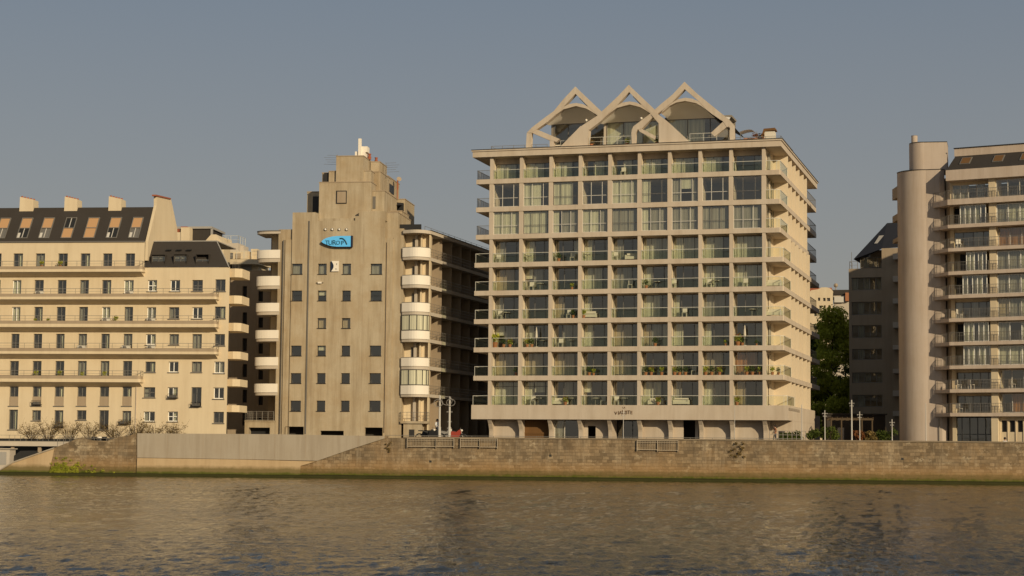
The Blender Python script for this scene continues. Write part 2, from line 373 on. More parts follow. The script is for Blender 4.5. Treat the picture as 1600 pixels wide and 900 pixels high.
# ---- river
def river():
    rng=np.random.default_rng(5)
    ys=[9.0]
    while ys[-1]<172: 
        y=ys[-1]; ys.append(y+max(.035,min(y*y/(1650*HC)*.62,.62)))
    ys=np.array(ys); nc=560
    s=np.linspace(-1,1,nc)
    X=np.outer(ys*.33+6,s); Y=np.repeat(ys[:,None],nc,1)
    Z=np.zeros_like(X)
    dy=np.gradient(ys)[:,None]; dx=((ys*.33+6)*2/nc)[:,None]; DX=X.copy()*0; DY=X.copy()*0
    wind=rad(100)
    for k in range(120):
        lam=.22*(1.9/.22)**(rng.random()**1.2)
        th=wind+rng.normal()*.9; kx,ky=math.cos(th)*2*math.pi/lam,math.sin(th)*2*math.pi/lam
        amp=lam*.0050*(.5+rng.random())*(1.1 if lam<.8 else .5)
        ph=rng.random()*6.28
        res=2.2*np.maximum(abs(kx)*dx,abs(ky)*dy)/math.pi
        fade=np.clip(2.6-res,0,1)
        w=kx*X+ky*Y+ph+.6*np.sin(.11*X+.07*Y+k)
        Z+=amp*fade*np.sin(w); q=.7*amp*fade*np.cos(w); DX+=q*math.cos(th); DY+=q*math.sin(th)
    gust=.75+.35*np.sin(.06*X+.5*np.sin(.05*Y))*np.sin(.045*Y+1.3*np.sin(.03*X))
    Z*=gust
    X=X+DX*.8; Y=Y+DY*.8
    # flat skirts to far left/right
    full=np.concatenate([np.stack([np.full((len(ys),1),-500.),Y[:,:1],Z[:,:1]*0],-1),np.stack([X,Y,Z],-1),np.stack([np.full((len(ys),1),500.),Y[:,-1:],Z[:,-1:]*0],-1)],1)
    full=np.concatenate([full[:1]*np.array([1,0,0])+np.array([0,-80,0]),full],0)
    R,Cn=full.shape[:2]; v=full.reshape(-1,3)
    i=np.arange(R-1)[:,None]*Cn+np.arange(Cn-1)[None,:]
    f=np.stack([i,i+1,i+1+Cn,i+Cn],-1).reshape(-1,4)
    m=bpy.data.meshes.new('river'); m.vertices.add(len(v)); m.vertices.foreach_set('co',v.ravel())
    m.loops.add(f.size); m.loops.foreach_set('vertex_index',f.ravel()); m.polygons.add(len(f))
    m.polygons.foreach_set('loop_start',np.arange(len(f))*4); m.polygons.foreach_set('loop_total',np.full(len(f),4))
    m.polygons.foreach_set('use_smooth',np.ones(len(f),bool)); m.update(calc_edges=True); m.validate()
    w=mat('river_water',(.019,.017,.009),.05,.2); nt=w.node_tree; bs=nt.nodes['Principled BSDF']; bs.inputs['IOR'].default_value=1.23; bs.inputs['Specular Tint'].default_value=(.8,.77,.72,1)
    na=math_(nt,'ADD',math_(nt,'MULTIPLY',noise(nt,3.6,(1.0,.34,1),4,.66,0,1),1.35),math_(nt,'MULTIPLY',noise(nt,1.0,(1,.5,1),3,.55,0,1,(4,4,0)),1.3)); nb=noise(nt,.11,(1,.7,1),3,.6,.35,.65)
    bp=N(nt,'ShaderNodeBump'); bp.inputs['Distance'].default_value=.115
    nt.links.new(math_(nt,'MULTIPLY_ADD',nb,.4),bp.inputs['Strength']); bp.inputs['Strength'].links[0].from_node.inputs[2].default_value=.35
    nt.links.new(na,bp.inputs['Height']); nt.links.new(bp.outputs[0],bs.inputs['Normal'])
    m.materials.append(w); o=link('river',m); o['kind']='structure'
river()
# ---- sky and sun
w=bpy.data.worlds.new('World'); bpy.context.scene.world=w; w.use_nodes=True; nt=w.node_tree; bg=nt.nodes['Background']
sky=N(nt,'ShaderNodeTexSky',sky_type='NISHITA'); sky.sun_disc=False; sky.sun_elevation=SUN_EL
sky.sun_rotation=math.atan2(sdir.x,sdir.y); sky.air_density=1.0; sky.dust_density=3.2; sky.ozone_density=1.2; sky.altitude=30
# evening haze: the sky is greyed and warmed towards the horizon
tc=N(nt,'ShaderNodeTexCoord'); sp=N(nt,'ShaderNodeSeparateXYZ'); nt.links.new(tc.outputs['Generated'],sp.inputs[0])
r=N(nt,'ShaderNodeMapRange'); r.inputs[1].default_value=0.0; r.inputs[2].default_value=.24; nt.links.new(sp.outputs[2],r.inputs[0])
haze=mixc(nt,r.outputs[0],(3.2,2.92,2.5),(1.73,1.98,2.32))
col=mixc(nt,.84,sky.outputs[0],haze)
nt.links.new(col,bg.inputs[0]); bg.inputs[1].default_value=.105
sl=bpy.data.lights.new('sun','SUN'); sl.energy=3.75; sl.angle=rad(.6); sl.color=(1,.82,.55)
so=bpy.data.objects.new('sun',sl); C.objects.link(so); so.rotation_euler=sdir.to_track_quat('Z','Y').to_euler()
# ---- camera
cd=bpy.data.cameras.new('camera'); cd.sensor_width=36; cd.lens=FPX/1600*36; cd.clip_end=3000
co=bpy.data.objects.new('camera',cd); C.objects.link(co); co.matrix_world=Matrix.Translation(CAM)@(Matrix.Rotation(math.pi/2+TH,4,'X')@Matrix.Rotation(PHI,4,'Z'))
bpy.context.scene.camera=co
sc=bpy.context.scene; sc.view_settings.view_transform='Standard'; sc.view_settings.look='None'; sc.view_settings.exposure=0
sc.cycles.transparent_max_bounces=24; sc.cycles.max_bounces=8
# ================================================================== THE LARGE BALCONIED BLOCK
_cache={}
def cached(key,fn):
    if key not in _cache: _cache[key]=fn()
    return _cache[key]
def curtain_mesh(w,h,mt,seed=0,pleat=.14,amp=.035):
    def f():
        r=random.Random(seed); b=MB(); n=max(2,int(w/pleat*2)); xs=[w*i/n for i in range(n+1)]
        ys=[amp*(1 if i%2 else -1)*(.6+.6*r.random()) for i in range(n+1)]
        for i in range(n): b.quad((xs[i],ys[i],0),(xs[i+1],ys[i+1],0),(xs[i+1],ys[i+1],h),(xs[i],ys[i],h))
        m=b.mesh('curtain'); m.materials.append(mt); return m
    return cached(('c',round(w,2),round(h,2),mt.name,seed%3),f)
CM={'L':'curt','g':'curtg','B':'curtb','O':'curto','S':'shutter'}
def window(root,u0,u1,z0,z1,v,code,cuts=(.36,.76),ft=.06,fm='frame',rail=None,thing_name='window',fd=.07):
    """a glazed window: frame part with pane and curtain sub-parts; code gives what hangs behind each light"""
    w=u1-u0; h=z1-z0
    def f():
        b=MB(); b.box(0,ft,-fd/2,fd/2,0,h); b.box(w-ft,w,-fd/2,fd/2,0,h); b.box(ft,w-ft,-fd/2,fd/2,0,ft); b.box(ft,w-ft,-fd/2,fd/2,h-ft,h)
        for c in cuts: b.box(w*c-ft/2,w*c+ft/2,-fd/2+.003,fd/2-.003,ft,h-ft)
        if rail:
            xs=[0]+[w*c for c in cuts]+[w]
            for i in range(len(xs)-1): b.box(xs[i]+ft,xs[i+1]-ft,-fd/2+.006,fd/2-.006,h*rail-ft/2,h*rail+ft/2)
        m=b.mesh('window'); m.materials.append(M[fm]); return m
    o=link(thing_name,cached(('w',round(w,2),round(h,2),cuts,ft,fm,rail),f),root); o.location=(u0,v,z0)
    def g():
        b=MB(); b.quad((ft/2,0,ft/2),(w-ft/2,0,ft/2),(w-ft/2,0,h-ft/2),(ft/2,0,h-ft/2)); m=b.mesh('pane'); m.materials.append(M['pane']); return m
    p=link('pane',cached(('p',round(w,2),round(h,2),ft),g),o)
    xs=[0]+[w*c for c in cuts]+[w]
    i=0
    while i<len(code) and i<len(xs)-1:
        c=code[i]
        if c in CM:
            j=i
            while j+1<len(code) and j+1<len(xs)-1 and code[j+1]==c: j+=1
            k=random.random(); x0=xs[i]+.04; x1=xs[j+1]-.04-(.25*k*(xs[j+1]-xs[j]) if c=='L' else 0)
            cu=link('curtain',curtain_mesh(round(x1-x0,1),round(h-.1,1),M[CM[c]],int(k*9)),o); cu.location=(x0,.22,.04); i=j
        elif c=='h':   # blind half way down
            b=MB(); b.box(xs[i]+.05,xs[i+1]-.05,.1,.12,h*.55,h-.04); b.obj('blind',M['curt'],o)
        i+=1
    return o
B=Frame(740,195.6,16)
blk=thing('apartment_block','tall tan apartment block with glass-railed balcony rows and three zigzag gables on its roof','apartment building',B.o,-B.a)
W=32.3; LV=30.8; CW=.17
cols=[B.u(x,500,.1) for x in (766, 812.8, 859.3, 905.5, 952, 998.5, 1046, 1094, 1142.5, 1194)]
zb=[30.85,27.86,24.93,21.95,18.97,15.97,12.98,10.0,7.43]   # slab undersides from the top (last: top of the big band)
ST=.5; UB0=cols[0]-.2; UB1=cols[-1]+.2
rows=[]  # (floor top of slab, ceiling)
ceil=[33.7]+zb[:-1]
floors=[z+ST for z in zb[:-1]]+[7.43]
for k in range(9): rows.append((floors[k],ceil[k]))
VF=[1.4,.28,.28]+[1.55]*6
# slabs
b=MB(xf=None)
for i,z in enumerate(zb[:-1]):
    x1=W+ (0 if i<3 else .3); x0=0 if i<3 else -.1
    b=MB(); b.prism_xy([(x0,0),(x1-.12,0),(x1,.12),(x1,LV),(UB0+.0,LV),(UB0,6.2),(x0,6.2)],z,z+ST)
    b.obj('balcony_slab',M['tan'],blk)
b=MB(); b.prism_xz([(-.25,5.94),(33,5.94),(33,7.43),(-.25,7.43)],-.12,.12); b.box(UB1+.01,33,.13,22.5,5.94,7.43); b.box(-.25,33,.13,9,6.9,7.2); b.box(-.25,-.0,.12,7,5.94,7.43)
b.obj('parapet_band',M['tan'],blk)
b=MB(); b.prism_xy([(-.35,-.3),(W+.1,-.3),(W+.1,LV+.3),(-.35,LV+.3)],33.7,34.3); b.prism_xy([(-.45,-.4),(W+.2,-.4),(W+.2,LV+.4),(-.45,LV+.4)],34.303,34.46)
b.obj('roof_slab',M['tan'],blk)
b=MB(); b.ribbon_xy([(-.42,LV+.4),(-.42,-.38),(W+.17,-.38),(W+.17,LV+.4)],34.463,34.52,.2); b.obj('roof_edge',M['dark'],blk)
b=MB(); b.prism_xy([(-.2,-.2),(W,-.2),(W,LV),(-.2,LV)],34.463,34.5); b.obj('terrace_bounce_paving',M['white'],blk)  # white sheet added on the roof to bounce light up to the vault soffits
# front columns and fins between the bays
for i,c in enumerate(cols):
    b=MB()
    for k,(z0,z1) in enumerate(rows):
        cw=CW if VF[k]>1 else .22
        if i==0: b.box(c-cw,c+cw,.06,.6,z0,z1)
        else: b.box(c-cw,c+cw,.06,.6 if VF[k]>1 else .45,z0,z1)
    b.obj('column',M['tan'],blk)
for i,c in enumerate(cols):
    b=MB()
    for k,(z0,z1) in enumerate(rows):
        if VF[k]>1 : b.box(c-.12,c+.12,.6,3.4,z0,z1)
        else: b.box(c-.1,c+.1,.45,3.4,z0,z1)
    b.obj('fin_wall',M['finc'],blk)
# body: inner back wall, side walls, core floors
b=MB()
b.box(UB0+.3,UB1-.3,5.2,5.3,3,33.7); b.obj('room_wall',M['interiorl'],blk)
b=MB()
for z in zb[:-1]: b.box(UB0+.3,UB1-.3,.9,5.2,z+ST+.004,z+ST+.02)
b.obj('room_floor',M['interior'],blk)
b=MB(); b.box(UB0,UB0+.25,3.4,LV,3,33.7); b.box(UB0,UB0+.25,1.95,3.4,7.43,33.7) ; b.box(UB0,UB1-.26,LV-.3,LV,3,33.7)
b.obj('side_wall',M['finc'],blk)
# right hand side: ribs, wall, balconies
fv=[5.87,8.94,12.11,15.39,19.05,21.95]
b=MB()
for k,(z0,z1) in enumerate(rows):
    b.box(UB1-.25,UB1,3.4,22.2,z0,z1)
b.box(UB1-.25,UB1,22.2,LV,7.43,33.7); b.obj('side_wall',M['finc'],blk)
for v in fv:
    b=MB()
    for k,(z0,z1) in enumerate(rows): b.box(UB1+.003,W-.03+(0 if k<3 else .28),v,v+.3,z0+.002,z1-.002)
    b.obj('side_fin',M['finc'],blk)
for k,(z0,z1) in enumerate(rows):    # pilasters, door and corner window on the corner balcony
    if VF[k]<1:
        w_=link('corner_window',None) if False else None
    b=MB(); b.box(UB1+.004,UB1+.09,1.9,2.9,z0,z1-.35); b.obj('balcony_door',M['finc'] if k%3 else M['curtg'],blk)
b=MB()
for k in (1,2): b.box(UB1+.01,UB1+.05,.5,5.2,rows[k][0]+.05,rows[k][1]-.1)
b.obj('side_glazing',M['pane'],blk)
b=MB()
for k in (1,2):
    for v in (.5,1.6,2.7,3.9,5.1): b.box(UB1+.05,UB1+.1,v,v+.07,rows[k][0]+.05,rows[k][1]-.1)
b.obj('side_mullions',M['frame'],blk)
# windows
codes=["LLd","LLd","LLd","dLd","dLd","LLd","LLd","LLd","ddg",
"ddd","LLd","LLd","ddd","LLL","Ldd","ghg","ddd","ddd",
"LLL","LLL","Lgg","LLg","ggg","Lgg","ggg","ggg","ggg",
"gdd","Ldd","ddL","Ldd","gdd","LLL","LLL","LLd","LLL",
"SSd","hgd","ddd","LLd","ggd","Ldg","ddd","LLd","LLL",
"gdd","ddg","Bdd","Ldd","ddd","LLd","Ldd","ggd","ddL",
"hgd","Ldd","dgg","Ldd","BBd","BgL","LdL","Ldd","ddg",
"BBd","BBd","BBd","ddd","BBd","ddd","gdd","BBd","OOd",
"LLL","LhL","dgd","hdd","ddd","LLd","gdd","LgL","Bdd"]
random.seed(11)
for k,(z0,z1) in enumerate(rows):
    for i in range(9):
        c=codes[k*9+i]; cw=CW if VF[k]>1 else .22
        if VF[k]<1: u0,u1=cols[i]+.22,cols[i+1]-.22
        else: u0,u1=cols[i]+.125,cols[i+1]-.125
        top=z1-.004 if VF[k]<1 else z1-.08-(.5 if k==0 else 0)
        cuts=((.36,.76),(.36,.7),(.3,.68))[(i+k)%3] if VF[k]>1 else ((.34,.77) if k==1 else (.34,.7))
        window(blk,u0,u1,z0+.02,top,VF[k],c,cuts,.05,'frame' if VF[k]>1 else 'lframe' if (i+k)%3 else 'frame',rail=(.8 if (k==8 and i<2) else (.38 if VF[k]<1 else None)))
for k,(z0,z1) in enumerate(rows):
    if VF[k]>1: b=MB(); h=.08+(.5 if k==0 else 0); b.box(cols[0]+.125,cols[9]-.125,VF[k]-.05,VF[k]+.2,z1-h+.003,z1); b.obj('lintel',M['tan'],blk)
# balustrades: glass sheet and metal rail per bay
def bal(root,P,z0,h=1.0,gm='rglass',rm='raill',post=True,rr=.03):
    b=MB(); b.ribbon_xy(P,z0+h,z0+h+.045,.06)
    if post:
        for x,y in P: b.box(x-.02,x+.02,y-.02,y+.02,z0,z0+h)
    o=b.obj('railing',M[rm],root)
    b=MB(); 
    for p,q in zip(P[:-1],P[1:]): b.quad((p[0],p[1],z0+.06),(q[0],q[1],z0+.06),(q[0],q[1],z0+h-.02),(p[0],p[1],z0+h-.02))
    b.obj('glass',M[gm],o); return o
for k,(z0,z1) in enumerate(rows):
    H=.95
    if VF[k]>1:
        for i in range(9):
            bal(blk,[(cols[i]+CW+.08,1.35),(cols[i]+CW+.08,.1),(cols[i+1]-CW-.004,.1)] ,z0,H)
    x1=W-.08+(0 if k<3 else .3) if k<8 else W+.55
    bal(blk,[(cols[-1]+CW+.01,.12),(x1-.3,.12),(x1,.4),(x1,5.8)],z0,H,gm='rglass')
    x0=.08 if k<3 else 0; x0=x0 if k<8 else -.15
    P=[(cols[0]-CW-.02,.12),(x0,.12),(x0,6.0)]
    if k>2: bal(blk,P,z0,H)
    else:
        b=MB(); b.ribbon_xy(P,z0+H,z0+H+.04,.05)
        for p,q in zip(P[:-1],P[1:]):
            L=math.dist(p,q); n=int(L/.13)
            for j in range(n+1): x=p[0]+(q[0]-p[0])*j/n; y=p[1]+(q[1]-p[1])*j/n; b.box(x-.01,x+.01,y-.01,y+.01,z0,z0+H)
        b.obj('railing',M['frame'],blk)
    # rear balconies on the right side
    if k<8:
        P=[(W-.06,22.4),(W-.06,LV-.1),(UB1,LV-.1)]
        b=MB(); b.ribbon_xy(P,z0+H,z0+H+.05,.05); b.ribbon_xy(P,z0+.1,z0+.14,.04)
        for j in range(14): y=22.4+(LV-22.5)*j/13; b.box(W-.08,W-.04,y-.015,y+.015,z0,z0+H)
        b.obj('railing',M['frame'],blk)
# ground floor: bracketed piers, panels, doors
for i,c in enumerate(cols):
    b=MB(); b.box(c-.2,c+.2,.8,3.0,2.9,5.94)
    P=[(0.0,5.94),(.9,5.94),(.9,4.3),(.75,4.9),(.45,5.45)]
    b.prism_yz(P,c-.2,c+.2)
    b.obj('pier',M['tan'],blk)
kinds=['p','w','g','d','D','p','k','p','p']
for i in range(9):
    a,c=cols[i]+.2,cols[i+1]-.2
    b=MB(); kd=kinds[i]
    if kd=='p': b.box(a,c,1.35,1.5,2.9,5.94); b.obj('infill_wall',M['tan'],blk)
    elif kd=='w':
        b.box(a,c,1.5,1.7,2.9,5.94); 
        for j in range(14): x=a+(c-a)*j/14; b.box(x,x+.03,1.47,1.5,2.95,4.4)
        b.box(a,c,1.43,1.5,4.45,4.62); b.obj('garage_door',M['wood'],blk)
    elif kd=='g':
        b.box(a,c,1.5,1.6,2.9,3.9); b.obj('infill_wall',M['tan'],blk); window(blk,a,c,3.9,5.9,1.5,'gdd',(.4,),.07,'lframe')
    elif kd=='d': b.box(a+1.25,c,1.5,1.7,2.9,5.94); b.box(a,a+.4,1.5,1.7,2.9,5.94); b.box(a+.4,a+1.25,1.5,1.7,5.3,5.94); b.obj('infill_wall',M['tan'],blk)
    elif kd=='D': window(blk,a,c,2.95,5.9,3.2,'ddd',(.25,.6),.06,'dark')
    elif kd=='k': b.box(a,a+1.0,1.4,1.6,2.9,5.94); b.box(c-.55,c-.2,1.4,1.6,2.9,5.94); b.obj('infill_wall',M['tan'],blk)
b=MB(); b.box(UB0+.3,UB1-.3,4.2,4.3,2.9,5.94); b.obj('lobby_wall',M['interior'],blk)
b=MB(); b.prism_xz([(UB1-.2,2.9),(33.0,2.9),(33.0,5.93),(UB1-.2,5.93)],3.2,22.4); b.obj('side_wall',M['tan'],blk)
b=MB(); b.box(31.6,32.2,3.12,3.2,3.1,4.9); b.obj('door',M['dark'],blk)
b=MB(); b.box(UB1,32.6,22.41,LV,2.9,7.0); b.obj('rear_base',M['shade'],blk)
# lettering on the band
def letters(word,name,root,x,z,y,size,mt,rot=0,extrude=.03,shear=0):
    cu=bpy.data.curves.new(name,'FONT'); cu.body=word; cu.size=size; cu.extrude=extrude; cu.align_x='CENTER'; cu.shear=shear; cu.space_character=1.05
    o=bpy.data.objects.new(name,cu); C.objects.link(o); o.parent=root; o.location=(x,y,z); o.rotation_euler=(math.pi/2,0,0)
    bpy.context.view_layer.update()
    m=bpy.data.meshes.new_from_object(o); m.materials.clear(); m.materials.append(mt)
    o2=link(name,m,root); o2.location=(x,y,z); o2.rotation_euler=(math.pi/2,0,rot*0); bpy.data.objects.remove(o); return o2
sg=thing('building_sign','small brown letters on the tan parapet band of the large block','sign',B.w(B.u(974,645,-.15),-.125,0),-B.a)
ls=B.z(974,647.6,-.13)
xs=[-.78,-.5,-.28,-.02,.3,.58,.86]
for ch,x,dz,s in zip("VIALBTE",xs,(-.02,.0,.02,.06,.04,.06,.04),(.46,.5,.5,.56,.52,.52,.48)):
    letters(ch,'letter',sg,x,ls+dz,-.03,s,M['brown'],extrude=.02)
letters('LA',"letter",sg,.05,ls+.62,-.01,.26,M['brown'],extrude=.012)
# ---------------- roof gables
def uzv(px,py,v=.5): return B.uz(px,py,v)
g1L=([(831.3,200),(854,182.7),(866,174),(880.7,156),(899.5,135.7)],[(900,146.7),(881.3,167.3),(868,180),(856,191),(840.7,201.6)])
def sh(P,dx,dy,x0=899.5,y0=135.7,s=1.0): return [(x0+dx+(x-x0)*s,y0+dy+(y-y0)*s) for x,y in P]
def strip(P,y0,y1,name,mt='tan'):
    b=MB(); b.prism_xz([uzv(*p) for p in P],y0,y1); return b.obj(name,M[mt],gab)
arch_t=[(866,182),(881.3,167.3),(890,163),(900.7,161.3),(911,163),(920,167.3),(935,180)]
arch_b=[(935,181.5),(926,175.3),(916.7,170),(900.7,166),(880.7,171.3),(866,181.6),(853.3,193.6)]
G=[(0,0,1),(83.7,-2.7,1.01),(170.5,-7.7,1.06)]
for gi,(dx,dy,s) in enumerate(G):
    gab=blk
    T=lambda P: sh(P,dx,dy,s=s)
    o=0.012*gi
    left=[(831.3,200)]+g1L[0][1:]+g1L[1] if gi==0 else [(822,206)]+[(831.3,197.5)]+g1L[0][1:]+g1L[1]+[(836,208)]
    P=T([(899.5,135.7),(900,146.7),(881.3,167.3),(868,180),(856,191),(840.7,201.6),(831.3,203)] if gi!=1 else [(899.5,135.7),(900,146.7),(881.3,167.3),(868,180),(856,191),(838,208),(825,208)])
    P=P+T([(831.3,200),(854,182.7),(866,174),(880.7,156)]) if gi!=1 else P+T([(827,197),(842,190),(857,174),(880.7,156)])
    if gi==1: P=[(983,133),(983.6,144),(966,163.6),(951,178),(940,189),(922,203),(918,203),(906,200),(911,196),(935,180.5),(941,174.5),(966,151)]
    if gi==2: P=[(1070,128),(1070.4,139.5),(1051,160),(1036,172),(1020,184),(1003,201.5),(996,203),(987,205),(990,198),(1018,177),(1032,164),(1051,148.5)]
    if gi==0: P=[(899.5,135.7),(900,146.7),(881.3,167.3),(868,180),(856,191),(840.7,201.6),(831,208),(824,208),(831.3,200),(854,182.7),(866,174),(880.7,156)]
    strip(P,.3+o,1.05+o,'gable_leg')
    if gi<2: R=T([(899.5,136.2),(941.5,176),(934.7,180.5),(920,167.3),(900,147)])
    else: R=[(1070,128.3),(1090,147),(1112,165),(1140,187.5),(1147,196),(1136,199),(1130,190),(1112,178),(1104,171.5),(1092,158.5),(1070.4,139.8)]
    strip(R,.31+o,1.04+o,'gable_leg')
    if gi<2: A=T(arch_t)+T(arch_b)
    else: A=[(1036,172.5),(1051,160.5),(1060,155.5),(1071,153),(1082,154.5),(1092,158.7),(1104,171.7),(1104,171.9),(1096,166),(1088,161.5),(1071,158),(1057,160.5),(1046,166),(1036,174.5),(1033,177)]
    strip(A,.33+o,1.0+o,'gable_arch')
    # soffit shell behind the arch
    lo=T([(853.3,193.6),(866,181.6),(880.7,171.3),(900.7,166),(916.7,170),(926,175.3),(935,181.5)]) if gi<2 else [(1033,177),(1046,166),(1057,160.5),(1071,158),(1088,161.5),(1104,171.9),(1130,190)]
    bz=B.z(lo[0][0]+40,193 - (0,2.5,8)[gi] - (0,0,-1)[gi],3.4)
    Lf=[uzv(*p) for p in lo]; n=len(Lf); b=MB(); seg=6; rr=[]
    ul,ur=Lf[0][0]+.15,Lf[-1][0]+.3
    for j in range(seg+1):
        t=j/seg; e=math.sin(t*math.pi/2); ring=[]
        for i,(u,z) in enumerate(Lf):
            tu=ul+(ur-ul)*i/(n-1); ring.append((u*(1-t)+tu*t, 1.0+2.4*t, z+(bz-z)*(1-math.cos(t*math.pi/2))*1.0))
        rr+=ring
    b.add(rr,[(j*n+i,j*n+i+1,(j+1)*n+i+1,(j+1)*n+i) for j in range(seg) for i in range(n-1)])
    b.obj('vault_soffit',M['white'],gab,smooth=True)  # white here paints in the bounced light on the undersides
    # penthouse glazing
    a_,c_=Lf[0][0]+.1,Lf[-1][0]+.1
    code=('ddd','LLL','LLd')[gi]
    window(blk,a_,c_,34.53,bz+.02,3.45,code,(.28,.62) if gi==0 else (.33,.7),.09,'frame')
    b=MB(); b.box(a_-.1,c_+.2,6.5,6.6,34.5,bz+.3); b.box(a_-.3,a_-.05,3.4,6.5,34.5,bz+.1); b.box(a_-.3,c_+.3,3.5,6.6,bz+.05,bz+.25); b.obj('penthouse_wall',M['interiorl'] if gi!=1 else M['greyband'],blk)
    # hipped slate slope behind the right leg
    if gi<2: tp=[T([(901,138)])[0],T([(941.5,176.5)])[0]]
    else: tp=[(1090,147.5),(1147,197)]
    (ua,za),(ub,zb2)=[uzv(*p) for p in tp]
    b=MB(); vb=6.5; b.add([(ua,.95,za-.08),(ub,.95,zb2-.08),(ub+.2,vb,zb2-.3),(ub-.9,.95,zb2-.1),(ua+.2,1.0,za-1.0)],[(0,1,2),(0,2,4),(1,3,2),(0,4,3,1),(2,3,4)])
    b.obj('slate_slope',M['slate'],blk)
# feet, lower Vs and wedge-shaped bases
strip([(822.3,231),(823.5,209),(825,206),(831,204),(831,208),(830,231)],.34,1.0,'gable_foot')
strip([(830,201),(838,202),(875,217.5),(870,222),(858,219),(831,207.5)],.36,.96,'gable_brace')
strip([(859.3,230),(859.3,218),(866,219),(866,230)],.38,.94,'gable_foot')
strip([(874.7,231),(880,226),(908,197.5),(921,198.5),(919,230.5)],.26,1.3,'gable_base')
strip([(988,226),(987,207),(990,202),(998,200),(994,208),(993,226)],.30,.97,'gable_foot')
strip([(997,201),(1003,201.5),(1025,213),(1023,218),(1000,206)],.37,.9,'gable_brace')
strip([(1018,179.5),(1023,174.5),(1044,190.5),(1077,221),(1077,225),(1030,225),(1030,193.5)],.255,1.3,'gable_base')
strip([(1140.5,219),(1141,200),(1137,197),(1144,192),(1147,196),(1147.4,219)],.34,1.02,'gable_foot')
strip([(1130,190.5),(1138,197),(1117,213.5),(1111,208)],.36,.9,'gable_brace')
# terrace rails
def rail(root,P,z0,h,name='railing',mt='rail',every=1.2,r=.02,mids=(.5,)):
    b=MB(); b.ribbon_xy(P,z0+h-.03,z0+h+.01,.04)
    for m_ in mids: b.ribbon_xy(P,z0+h*m_-.012,z0+h*m_+.012,.024)
    for p,q in zip(P[:-1],P[1:]):
        L=math.dist(p,q); n=max(1,int(L/every))
        for j in range(n+1): x=p[0]+(q[0]-p[0])*j/n; y=p[1]+(q[1]-p[1])*j/n; b.box(x-r,x+r,y-r,y+r,z0,z0+h)
    return b.obj(name,M[mt],root)
rail(blk,[(1.5,5),(1.5,.4),(B.u(855,230,.4),.4)],34.53,.42)
rail(blk,[(B.u(876,225,2),2.0),(B.u(905,225,2),2.0)],34.53,1.0,mt='raill')
rail(blk,[(B.u(921,225,.4),.4),(B.u(986,225,.4),.4)],34.53,.95,mt='raill')
rail(blk,[(B.u(1078,220,.5),.5),(B.u(1120,218,.5),.5)],34.53,.95,mt='raill')
rail(blk,[(B.u(1149,220,.4),.4),(W,.4),(W,10)],34.53,.35,mt='rail')
# ================================================================== THE STEPPED CONCRETE BUILDING
T=Frame(431,199.3,8)
tw=thing('stepped_building','weathered concrete building rising in steps, with blue pointed sign and rounded white balconies','apartment building',T.o,-T.a)
tz=lambda px,py,v=0: T.z(px,py,v); tu=lambda px,py=500,v=0: T.u(px,py,v)
wins=[]
for r,(y0,y1) in enumerate([(412,428.5),(454,470),(497,513),(540,556),(583,599),(626,642.5)]):
    for c,(x0,x1) in enumerate([(456,472.5),(497,510.5),(535,548.5),(579,597)]):
        if r==2 and c in (0,3): continue
        s=-(y0-412)*.011*(1 if c<4 else 0)
        wins.append((tu(x0+s,y0),tu(x1+s,y0),tz(x0,y1),tz(x0,y0),r,c))
base_ops=[(tu(446,670),tu(474.5,670),ZG,tz(460,666.5)),(tu(500.5,675),tu(537,675),ZG,tz(518,673)),(tu(570,670),tu(598,670),ZG,tz(584,668))]
ops=[w[:4] for w in wins]+base_ops
b=MB(); Z0=2.8
uA,uB,uC,uD,uE,uF=tu(431.5),tu(443),tu(454),tu(600),tu(612),tu(628)
zW=tz(500,357.5); zS=tz(450,374); zK=tz(460,332); zN=tz(525,345)
b.wall(uC,uD,Z0,zN,0,ops,.35)
for a,c,v,z1 in ((uB,uC,.14,zS),(uD,uE,.14,zS+.1),(uA,uB,.3,zW),(uE,uF,.3,zW)): b.wall(a,c,Z0,z1,v,[],0)
b.wall(uB,uC,zS,zW,.3,[],0); b.wall(uD,uE,zS+.1,zW,.3,[],0)
for u,v0,v1,z in ((uB,.14,.3,zS),(uC,0,.3,zW),(uD,0,.3,zW),(uE,.14,.3,zS)): b.quad((u,v0,Z0),(u,v1,Z0),(u,v1,z),(u,v0,z))
b.quad((uB,.14,zS),(uC,.14,zS),(uC,.3,zS),(uB,.3,zS)); b.quad((uD,.14,zS+.1),(uE,.14,zS+.1),(uE,.3,zS+.1),(uD,.3,zS+.1))
b.obj('front_wall',M['tower'],tw)
xl=tu(497,340); xr=tu(555,340)
b=MB(); b.prism_xz([(uC,zN-.02),(xl,zN-.02),(xl,zK-.1),(xl-.3,zK-.1),(xl-.3,zK),(uC,zK)],.002,7); b.prism_xz([(xr,zN-.02),(uD,zN-.02),(uD,zK+.05),(xr+.4,zK+.05),(xr+.4,zK-.45),(xr,zK-.45)],.002,7)
b.box(xl,xr,.25,7,zN-.02,zN+.3); b.obj('stepped_wall',M['tower'],tw)
b=MB(); b.box(uA,uA+.3,.31,16,Z0,zW); b.box(uF-.3,uF,.31,1.6,Z0,zW); b.box(uA,uF,.302,14,zW-.2,zW-.003); b.box(uA,uF,14,14.3,Z0,zW); b.obj('side_wall',M['tower'],tw)
b=MB(); b.box(uA+.35,uF-.35,1.6,1.7,Z0,zW-.3); b.obj('room_wall',M['interior'],tw)
